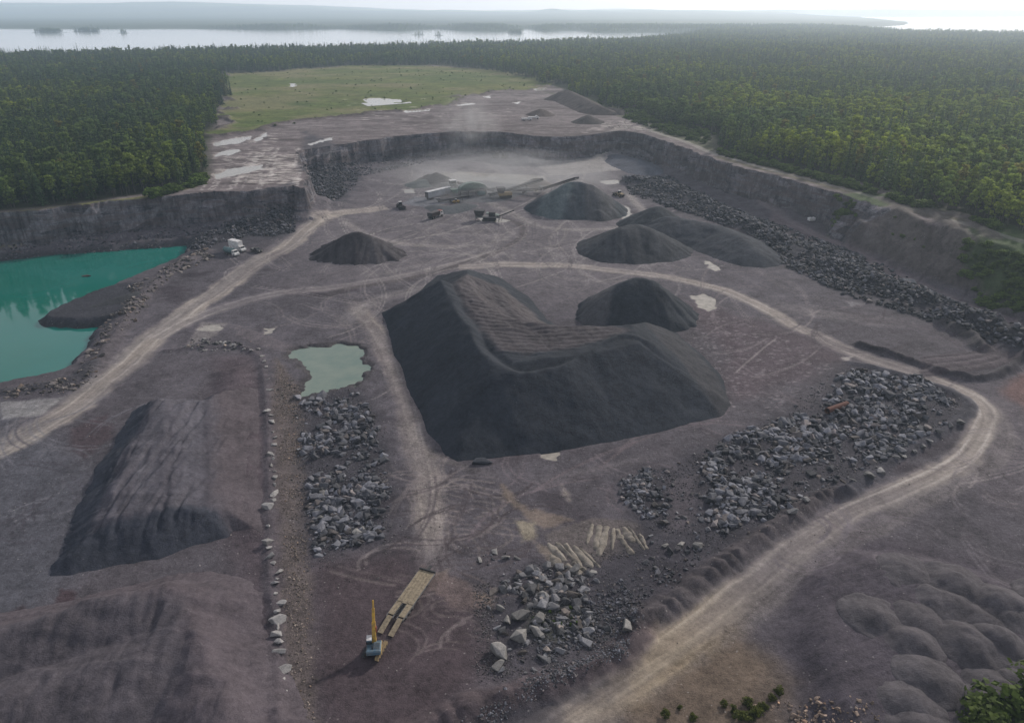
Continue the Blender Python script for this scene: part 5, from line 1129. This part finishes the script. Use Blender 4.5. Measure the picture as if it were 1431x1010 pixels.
c_ = MB().prism([(2.1,.8),(4.3,.8),(4.35,1.9),(3.9,2.9),(2.1,2.95)], -1.2, 1.2).build("cab", MW, e); MB().prism([(4.36,1.95),(3.97,2.8),(4.0,2.82),(4.42,1.97)], -1.05, 1.05).build("windscreen", MGL, c_); MB().box((3.1, 0, 2.3), (1.0, 2.44, .55), bev=.02).build("side_window", MGL, c_)
MB().box((4.4, 0, .95), (.2, 2.4, .4)).build("bumper", MRED, e); MB().box((3.2, 0, 3.02), (1.6, 2.2, .12)).build("roof", MRED, c_)
for s_ in (-1, 1):
    for x_ in (3.1, -1.8, -3.2): wheel(e, x_, s_ * 1.15, .62, .45)
# --- white semi trailer used as plant office / generator
hd, ln = heading((594, 279), (630, 270)); ln = min(ln, 17)
e = root("container_trailer", "long pale grey box trailer parked end-on to the green control tower", "trailer", 613, 276, hd); b = ln / 2
t = MB().box((0, 0, 2.75), (ln, 2.7, 3.1), bev=.05).build("box_body", MSH, e); MB().box((0, 0, 4.33), (ln + .05, 2.74, .07), bev=.02).build("roof", MW, t); MB().box((-b - .04, 0, 2.7), (.06, 2.4, 2.7), bev=.01).build("rear_door", MK, t)
p = MB()
for k in range(14): p.box((-b + .6 + k * (ln - 1.2) / 13, -1.37, 2.75), (.07, .05, 2.9), bev=0).box((-b + .6 + k * (ln - 1.2) / 13, 1.37, 2.75), (.07, .05, 2.9), bev=0)
p.build("side_posts", MSH, t)
for s_ in (-1, 1):
    for x_ in (-b + 1.6, -b + 2.9): wheel(e, x_, s_ * 1.05, .5, .4)
    MB().bar((b - 2.5, s_ * .8, 0), (b - 2.5, s_ * .8, 1.2), .18, .18).build("landing_leg", MK, e)
MB().bar((-b, 0, 1.08), (b, 0, 1.08), 1.2, .3).build("chassis", MK, e)
# --- control tower
e = root("control_tower", "grey-green control tower on legs with railings at the end of the pale trailer", "tower", 633, 270, R(20))
for sx in (-1, 1):
    for sy in (-1, 1): MB().bar((sx * 1.7, sy * 1.5, 0), (sx * 1.5, sy * 1.3, 4.2), .22, .22).build("leg", MGREEN, e)
c_ = MB().box((0, 0, 5.6), (3.2, 2.8, 2.6), bev=.06).build("cabin", MGREEN, e); MB().box((0, 0, 5.9), (3.26, 2.86, 1.0), bev=.02).build("window_band", MGL, c_); MB().box((0, 0, 7.0), (3.8, 3.4, .16), bev=.03).build("roof", MW, c_)
MB().box((0, 0, 4.2), (4.6, 4.2, .14), bev=0).build("platform", MG, e)
p = MB()
for z_ in (4.8, 5.35):
    for sx in (-1, 1): p.bar((sx * 2.2, -2, z_), (sx * 2.2, 2, z_), .06, .06); p.bar((-2.2, sx * 2.0, z_), (2.2, sx * 2.0, z_), .06, .06)
for sx in (-2.2, -.7, .7, 2.2):
    for sy in (-2, 2): p.bar((sx, sy, 4.2), (sx, sy, 5.35), .06, .06)
p.build("railing", MW, e); MB().bar((2.3, 0, 4.2), (4.8, 0, .1), .9, .12).build("stair", MG, e); MB().bar((0, -1.6, .6), (0, 1.6, 4.0), .1, .1).bar((-1.6, -1.4, .6), (1.6, -1.4, 4.0), .1, .1).bar((1.6, 1.4, .6), (-1.6, 1.4, 4.0), .1, .1).build("brace", MGREEN, e)
# --- screening plant with arched hood
e = root("screening_plant", "low grey-green screening plant with an arched hood right of the control tower", "machine", 660, 273, heading((640, 275), (680, 272))[0], sc=1.25)
MB().prism([(-6,2.6),(-5.4,4.0),(-3,5.2),(0,5.6),(3,5.2),(5.4,4.2),(6.2,2.8)], -1.5, 1.5).build("hood", MGREEN, e)
MB().bar((-6.5, 0, 2.3), (6.5, 0, 2.3), 3.2, .35).bar((-6.5, 0, 1.2), (6.5, 0, 1.2), 1.6, .3).build("frame", MG, e)
for x_ in (-5.5, -2, 2, 5.5):
    for s_ in (-1, 1): MB().bar((x_, s_ * 1.3, 0), (x_, s_ * 1.3, 2.3), .25, .25).build("leg", MK, e)
MB().prism([(-9.5,3.2),(-6.2,3.2),(-6.8,1.6),(-8.6,1.6)], -1.6, 1.6).build("feed_hopper", MGREEN, e); MB().box((3.5, -2.2, 1.1), (3.4, 1.2, 1.4)).build("engine_box", MT, e)
p = MB(); p.bar((-6, -1.9, 3.4), (6, -1.9, 3.4), .07, .07); p.bar((-6, -1.9, 2.9), (6, -1.9, 2.9), .07, .07)
for k in range(9): p.bar((-6 + k * 1.5, -1.9, 2.4), (-6 + k * 1.5, -1.9, 3.4), .07, .07)
p.build("railing", MG, e)
# --- conveyors
def conveyor(label, A, B, za, zb, w_=1.3, sup=(.45, .75), tail=True, belt=None, name="conveyor"):
    pa, pb = Vector((*at(*A), 0)), Vector((*at(B[0], B[1], zb), 0)); d = pb - pa; L_ = d.length; rz = math.atan2(d.y, d.x)
    e = empty(name, (pa.x, pa.y, g1(pa.x, pa.y)), rz); tag(e, label, "conveyor"); sl_ = (zb - za) / L_
    MB().bar((0, 0, za + .35), (L_, 0, zb + .35), w_, .1).build("belt", belt or MK, e); f = MB()
    for s_ in (-1, 1):
        y_ = s_ * w_ * .55
        f.bar((0, y_, za + .3), (L_, y_, zb + .3), .22, .3).bar((0, y_, za - .5), (L_, y_, zb - .5), .2, .22); n_ = max(4, int(L_ / 1.8))
        for k in range(n_ + 1): xx = L_ * k / n_; zz_ = za + sl_ * xx; f.bar((xx, y_, zz_ - .5), (xx, y_, zz_ + .3), .07, .07); (f.bar((xx, y_, zz_ - .5), (xx + L_ / n_, y_, zz_ + sl_ * L_ / n_ + .3), .06, .06) if k < n_ else None)
    f.build("truss", MK, e); MB().cyl((L_, -w_ * .6, zb + .1), (L_, w_ * .6, zb + .1), .38).build("head_pulley", MK, e)
    for t in sup:
        for s_ in (-1, 1): MB().bar((L_ * t, s_ * w_ * .9, 0), (L_ * t, s_ * w_ * .55, za + sl_ * L_ * t - .4), .18, .18).build("leg", MG, e)
    if tail: MB().prism([(-1.4,za + 1.5),(1.4,za + 1.5),(.7,za + .4),(-.7,za + .4)], -w_ * .8, w_ * .8).build("feed_hopper", MG, e)
    for s_ in (-1, 1): wheel(e, L_ * sup[0], s_ * (w_ * .9 + .2), .5, .3)
    return e
conveyor("long inclined conveyor rising to the right over the small brown heap", (684, 276), (758, 251), 1.2, 8.5, 2.1, (.4, .7))
conveyor("stacker conveyor running up to the top of the tall grey-green cone", (757, 268), (806, 248.5), 1.5, 14.8, 1.8, (.35, .62))
conveyor("short low conveyor lying between the screening plant and the pale trailer", (612, 283), (655, 274), .8, 2.6, 1.0, (.4, .8), belt=MG)
conveyor("thin conveyor crossing behind the screening plant towards the rock heap", (690, 268), (640, 255), 1.0, 5.5, 1.0, (.4, .75))
conveyor("low transfer conveyor joining the long inclined conveyor to the stacker", (716, 268), (757, 264), .9, 3.2, 1.0, (.4, .8))
e = root("jaw_crusher", "boxy dark jaw crusher with a flared hopper between the two raised conveyors", "machine", 706, 277, R(15), sc=1.25)
MB().box((0, 0, 1.9), (5.5, 2.2, 1.4)).build("body", MTAN, e); MB().prism([(-3.6,4.6),(-.2,4.6),(-.8,2.6),(-3.0,2.6)], -1.6, 1.6).build("hopper", MK, e); MB().cyl((1.4, 1.15, 2.2), (1.4, 1.5, 2.2), .95).build("flywheel", MG, e)
for s_ in (-1, 1): MB().prism([(-2.4,.5),(-2,.1),(2.2,.1),(2.6,.5),(2.2,1.0),(-2,1.0)], s_ * 1.1 - .25, s_ * 1.1 + .25).build("track", MK, e)
# --- mobile screener with side conveyor
hd, _ = heading((668, 308), (694, 309)); e = root("mobile_screener", "dark mobile screener with a conveyor boom reaching right, near the curving track", "machine", 682, 308, hd, sc=1.15)
for s_ in (-1, 1): MB().prism([(-2.4,.5),(-2,.1),(3.0,.1),(3.4,.5),(3.0,1.0),(-2,1.0)], s_ * 1.3 - .3, s_ * 1.3 + .3).build("track", MK, e)
MB().prism([(-5.6,4.4),(-1.2,4.4),(-1.8,2.4),(-4.8,2.2)], -1.7, 1.7).build("hopper", MK, e); MB().bar((-5, 0, 1.5), (5, 0, 1.7), 1.8, .5).build("chassis", MG, e); MB().box((1.8, 0, 2.9), (2.6, 2.0, 1.6)).build("engine_box", MK, e); MB().bar((-.6, 0, 3.3), (4.6, 0, 2.5), 2.0, .4).build("screen_deck", MGREEN, e)
for s_ in (-1, 1):
    for x_ in (-5.0, 4.6): MB().bar((x_, s_ * 1.4, 0), (x_, s_ * 1.3, 2.4), .2, .2).build("leg", MG, e)
MB().bar((3.8, 0, 1.8), (11.0, -.4, 4.9), 1.0, .35).build("conveyor_boom", MK, e); MB().bar((5.5, 0, .2), (6.2, 0, 2.4), .14, .14).bar((3, 0, 4.0), (8, -.3, 4.3), .07, .07).build("boom_strut", MG, e)
# --- excavator at the far wall, and machines on the upper ground
def small_excavator(label, px_, py_, rz, body, z0=0.0, boomr=1.0, sc=1.0, group=None, name="excavator"):
    e = root(name, label, "excavator", px_, py_, rz, group, z0, sc)
    for s_ in (-1, 1): MB().prism([(-2.2,.5),(-1.9,.1),(1.9,.1),(2.2,.5),(1.9,1.0),(-1.9,1.0)], s_ * 1.3 - .3, s_ * 1.3 + .3).build("track", MK, e)
    MB().box((-.3, 0, 1.6), (3.6, 2.7, 1.0), bev=.1).build("body", body, e); c_ = MB().box((.9, .8, 2.5), (1.4, 1.0, 1.5), bev=.08).build("cab", MGL, e); MB().box((.9, .8, 3.28), (1.45, 1.05, .1)).build("roof", body, c_); MB().box((-2.2, 0, 1.8), (.8, 2.7, 1.1), bev=.15).build("counterweight", MK, e)
    MB().bar((1.0, -.2, 1.8), (3.6, -.2, 5.0), .45, .6).bar((3.6, -.2, 5.0), (5.6, -.2, 4.6), .4, .5).build("boom", body, e); MB().bar((5.5, -.2, 4.8), (6.6, -.2, 1.8), .3, .4).build("stick", body, e); MB().prism([(6.2,1.9),(7.0,1.8),(6.9,.5),(6.0,.3),(5.7,1.0)], -.8, .4).build("bucket", MK, e)
small_excavator("dark excavator at the foot of the far quarry wall, left of its neighbour", 693, 222, R(10), MK)
small_excavator("dark excavator at the foot of the far quarry wall, right of its neighbour", 705, 223, R(160), MK)
def service(label, px_, py_, rz):
    e = root("service_truck", label, "truck", px_, py_, rz, z0=UZ); MB().box((-1.4, 0, 1.4), (5.2, 2.2, .9)).build("service_body", MW, e); c_ = MB().prism([(1.3,.6),(3.9,.6),(3.9,1.5),(3.1,1.7),(2.6,2.6),(1.3,2.6)], -1.1, 1.1).build("cab", MW, e)
    MB().prism([(3.13,1.78),(2.68,2.5),(2.72,2.52),(3.17,1.8)], -1, 1).build("windscreen", MGL, c_); MB().bar((-4, 0, .8), (3.9, 0, .8), 1.0, .3).build("chassis", MK, e)
    for s_ in (-1, 1):
        for x_ in (-2.4, 2.7): wheel(e, x_, s_ * 1.0, .5, .35)
service("left one of two white service trucks on the bare upper ground", 736, 169, R(15)); service("right one of two white service trucks on the bare upper ground", 746, 167, R(12))
service("white service truck at the end of the brown spoil ridge", 870, 158, R(20))
e = root("drill_rig", "small yellow drill rig standing between the two white service trucks and the pale rock", "drill rig", 753, 174, R(40), z0=UZ)
bpy.data.objects.remove(e)
def small(label, px_, py_, name, cat, z0=0.0, rz=.3, dm=(3.2, 1.9, 1.4), mat=None):
    e = root(name, label, cat, px_, py_, rz, z0=z0); MB().box((0, 0, .5 + dm[2] / 2), dm, bev=.1).build("tank", mat or MW, e); MB().bar((-dm[0] / 2, -.6, .3), (dm[0] / 2 + .8, -.6, .3), .15, .2).bar((-dm[0] / 2, .6, .3), (dm[0] / 2 + .8, .6, .3), .15, .2).build("skid", MK, e); MB().cyl((0, 0, dm[2] + .5), (0, 0, dm[2] + .75), .3).build("lid", MG, e)
small("small pale fuel tank on skids at the foot of the right quarry slope", 1133, 312, "fuel_tank", "tank")
small("dusty fuel tank on skids behind the crushing plant's control tower", 622, 262, "fuel_tank", "tank", mat=MG, dm=(4.5, 2.2, 2.0))
# --- slabs and pond debris
for k, (a, b_, s_) in enumerate(((1268, 395, 3.6),)):
    wx, wy = at(a, b_); o = bpy.data.objects.new("boulder", ROCKS[3]); link(o); o.location = (wx, wy, g1(wx, wy) + .9); o.scale = (s_ * 1.5, s_, s_ * .9); o["tint"] = [float(q) for q in lin((112,112,114))]; tag(o, "huge flat-topped slab at the upper edge of the long rock bank", "boulder")
wx, wy = W(121, 386, -2.5); o = bpy.data.objects.new("boulder", ROCKS[5]); link(o); o.location = (wx, wy, -2.45); o.scale = (4.2, 2.0, 1.6); o["tint"] = [float(q) for q in lin((80,66,60))]; tag(o, "dark rock breaking the surface of the green quarry lake", "boulder")
wx, wy = W(672, 647, 0); o = bpy.data.objects.new("boulder", ROCKS[7]); link(o); o.location = (wx, wy, .3); o.scale = (4.4, 2.6, 2.0); o["tint"] = [float(q) for q in lin((56,58,64))]; tag(o, "dark lump of stone at the near foot of the largest stockpile", "boulder")
# ------------------------------------------------------------------ drifting dust above the crushing plant
m = bpy.data.materials.new("stone_dust"); m.use_nodes = True; nt = m.node_tree; nt.nodes.remove(nt.nodes["Principled BSDF"])
tc_ = N(nt, "ShaderNodeTexCoord"); vs = nt.nodes.new("ShaderNodeVolumeScatter"); vs.inputs["Color"].default_value = (.93, .9, .88, 1)
ln_ = N(nt, "ShaderNodeVectorMath"); ln_.operation = 'LENGTH'; nt.links.new(tc_.outputs["Object"], ln_.inputs[0])
nn = noise_node(nt, tc_.outputs["Object"], 1.9, 4, .65); nn.inputs["Distortion"].default_value = .6
dns = math_n(nt, 'MULTIPLY', ramp(nt, ln_.outputs["Value"], .3, 1.0, 1, 0), ramp(nt, nn.outputs[0], .42, .72, 0, DUST)); nt.links.new(dns, vs.inputs["Density"]); nt.links.new(vs.outputs[0], nt.nodes["Material Output"].inputs["Volume"])
for nm, (px_, py_), z_, sc_, lab in (("dust_cloud", (690, 262), 6, (75, 60, 14), "thin pale dust hanging over the crushing plant floor"), ("dust_cloud", (655, 215), 13, (26, 30, 30), "column of dust rising in front of the far quarry wall")):
    bm = bmesh.new(); bmesh.ops.create_icosphere(bm, subdivisions=3, radius=1); me = bpy.data.meshes.new(nm); bm.to_mesh(me); bm.free(); me.materials.append(m)
    o = bpy.data.objects.new(nm, me); link(o); wx, wy = W(px_, py_, 0); o.location = (wx, wy, z_); o.scale = sc_; tag(o, lab, "dust", kind="stuff")
# ------------------------------------------------------------------ light, sky, haze, camera
SUN_AZ, SUN_EL = R(39), R(27)     # azimuth clockwise from the view direction
w = bpy.data.worlds.new("World"); scn.world = w; w.use_nodes = True; nt = w.node_tree
bg = nt.nodes["Background"]; bg.inputs["Strength"].default_value = .1
sky = nt.nodes.new("ShaderNodeTexSky"); sky.sky_type = 'NISHITA'; sky.sun_disc = False
sky.sun_elevation = SUN_EL; sky.sun_rotation = SUN_AZ; sky.air_density = 1.2; sky.dust_density = 3.5; sky.ozone_density = 1.5
tc = nt.nodes.new("ShaderNodeTexCoord"); mp = nt.nodes.new("ShaderNodeMapping"); mp.inputs["Scale"].default_value = (1, 1, 7)
nt.links.new(tc.outputs["Generated"], mp.inputs[0])
cn = noise_node(nt, mp.outputs[0], 2.2, 6, .6)
sep = nt.nodes.new("ShaderNodeSeparateXYZ"); nt.links.new(tc.outputs["Generated"], sep.inputs[0])
cl_ = mixc(nt, ramp(nt, cn.outputs[0], .35, .65), (3.4, 3.5, 4.1), (5.0, 4.9, 5.3))
cl_ = mixc(nt, ramp(nt, sep.outputs[2], .0, .22, 1, 0), cl_, (10.0, 9.5, 9.6))
nt.links.new(mixc(nt, SKYMIX, sky.outputs[0], cl_), bg.inputs["Color"])
sd = bpy.data.lights.new("sun", 'SUN'); sd.energy = SUN_E; sd.angle = R(3); sd.color = (1, .95, .88)
so = bpy.data.objects.new("sun", sd); link(so)
dv = Vector((math.sin(SUN_AZ) * math.cos(SUN_EL), math.cos(SUN_AZ) * math.cos(SUN_EL), math.sin(SUN_EL)))
so.rotation_euler = dv.to_track_quat('Z', 'Y').to_euler(); so.location = (0, 0, 200)
if HAZE > 0:
    m = bpy.data.materials.new("air_haze"); m.use_nodes = True; nt = m.node_tree; nt.nodes.remove(nt.nodes["Principled BSDF"])
    vs = nt.nodes.new("ShaderNodeVolumeScatter"); vs.inputs["Color"].default_value = (.86, .95, 1.0, 1); vs.inputs["Density"].default_value = HAZE; vs.inputs["Anisotropy"].default_value = .5
    em = nt.nodes.new("ShaderNodeEmission"); em.inputs["Color"].default_value = (.46, .74, 1.0, 1); em.inputs["Strength"].default_value = HAZE * HAZE_E   # added glow standing in for light scattered more than once
    ad = nt.nodes.new("ShaderNodeAddShader"); nt.links.new(vs.outputs[0], ad.inputs[0]); nt.links.new(em.outputs[0], ad.inputs[1])
    nt.links.new(ad.outputs[0], nt.nodes["Material Output"].inputs["Volume"])
    bm = bmesh.new(); bmesh.ops.create_cube(bm, size=1); me = bpy.data.meshes.new("haze"); bm.to_mesh(me); bm.free(); me.materials.append(m)
    o = bpy.data.objects.new("haze", me); link(o); o.scale = (26000, 21000, 520); o.location = (0, 6500, 200); o["kind"] = "structure"
scn.cycles.volume_bounces = 0; scn.cycles.max_bounces = 4; scn.cycles.diffuse_bounces = 2; scn.cycles.glossy_bounces = 2; scn.cycles.transmission_bounces = 2
scn.cycles.caustics_reflective = False; scn.cycles.caustics_refractive = False
scn.cycles.use_denoising = DENOISE
try: scn.cycles.denoiser = 'OPENIMAGEDENOISE'
except Exception: pass
cd = bpy.data.cameras.new("camera"); co = bpy.data.objects.new("camera", cd); link(co); scn.camera = co
cd.sensor_width = 36; cd.lens = F / 1431 * 36; cd.clip_end = 60000; cd.clip_start = .5
co.location = (0, 0, HC); co.rotation_euler = (R(90) - PITCH, 0, 0)
scn.view_settings.view_transform = 'Standard'; scn.view_settings.look = 'None'; scn.view_settings.exposure = 0
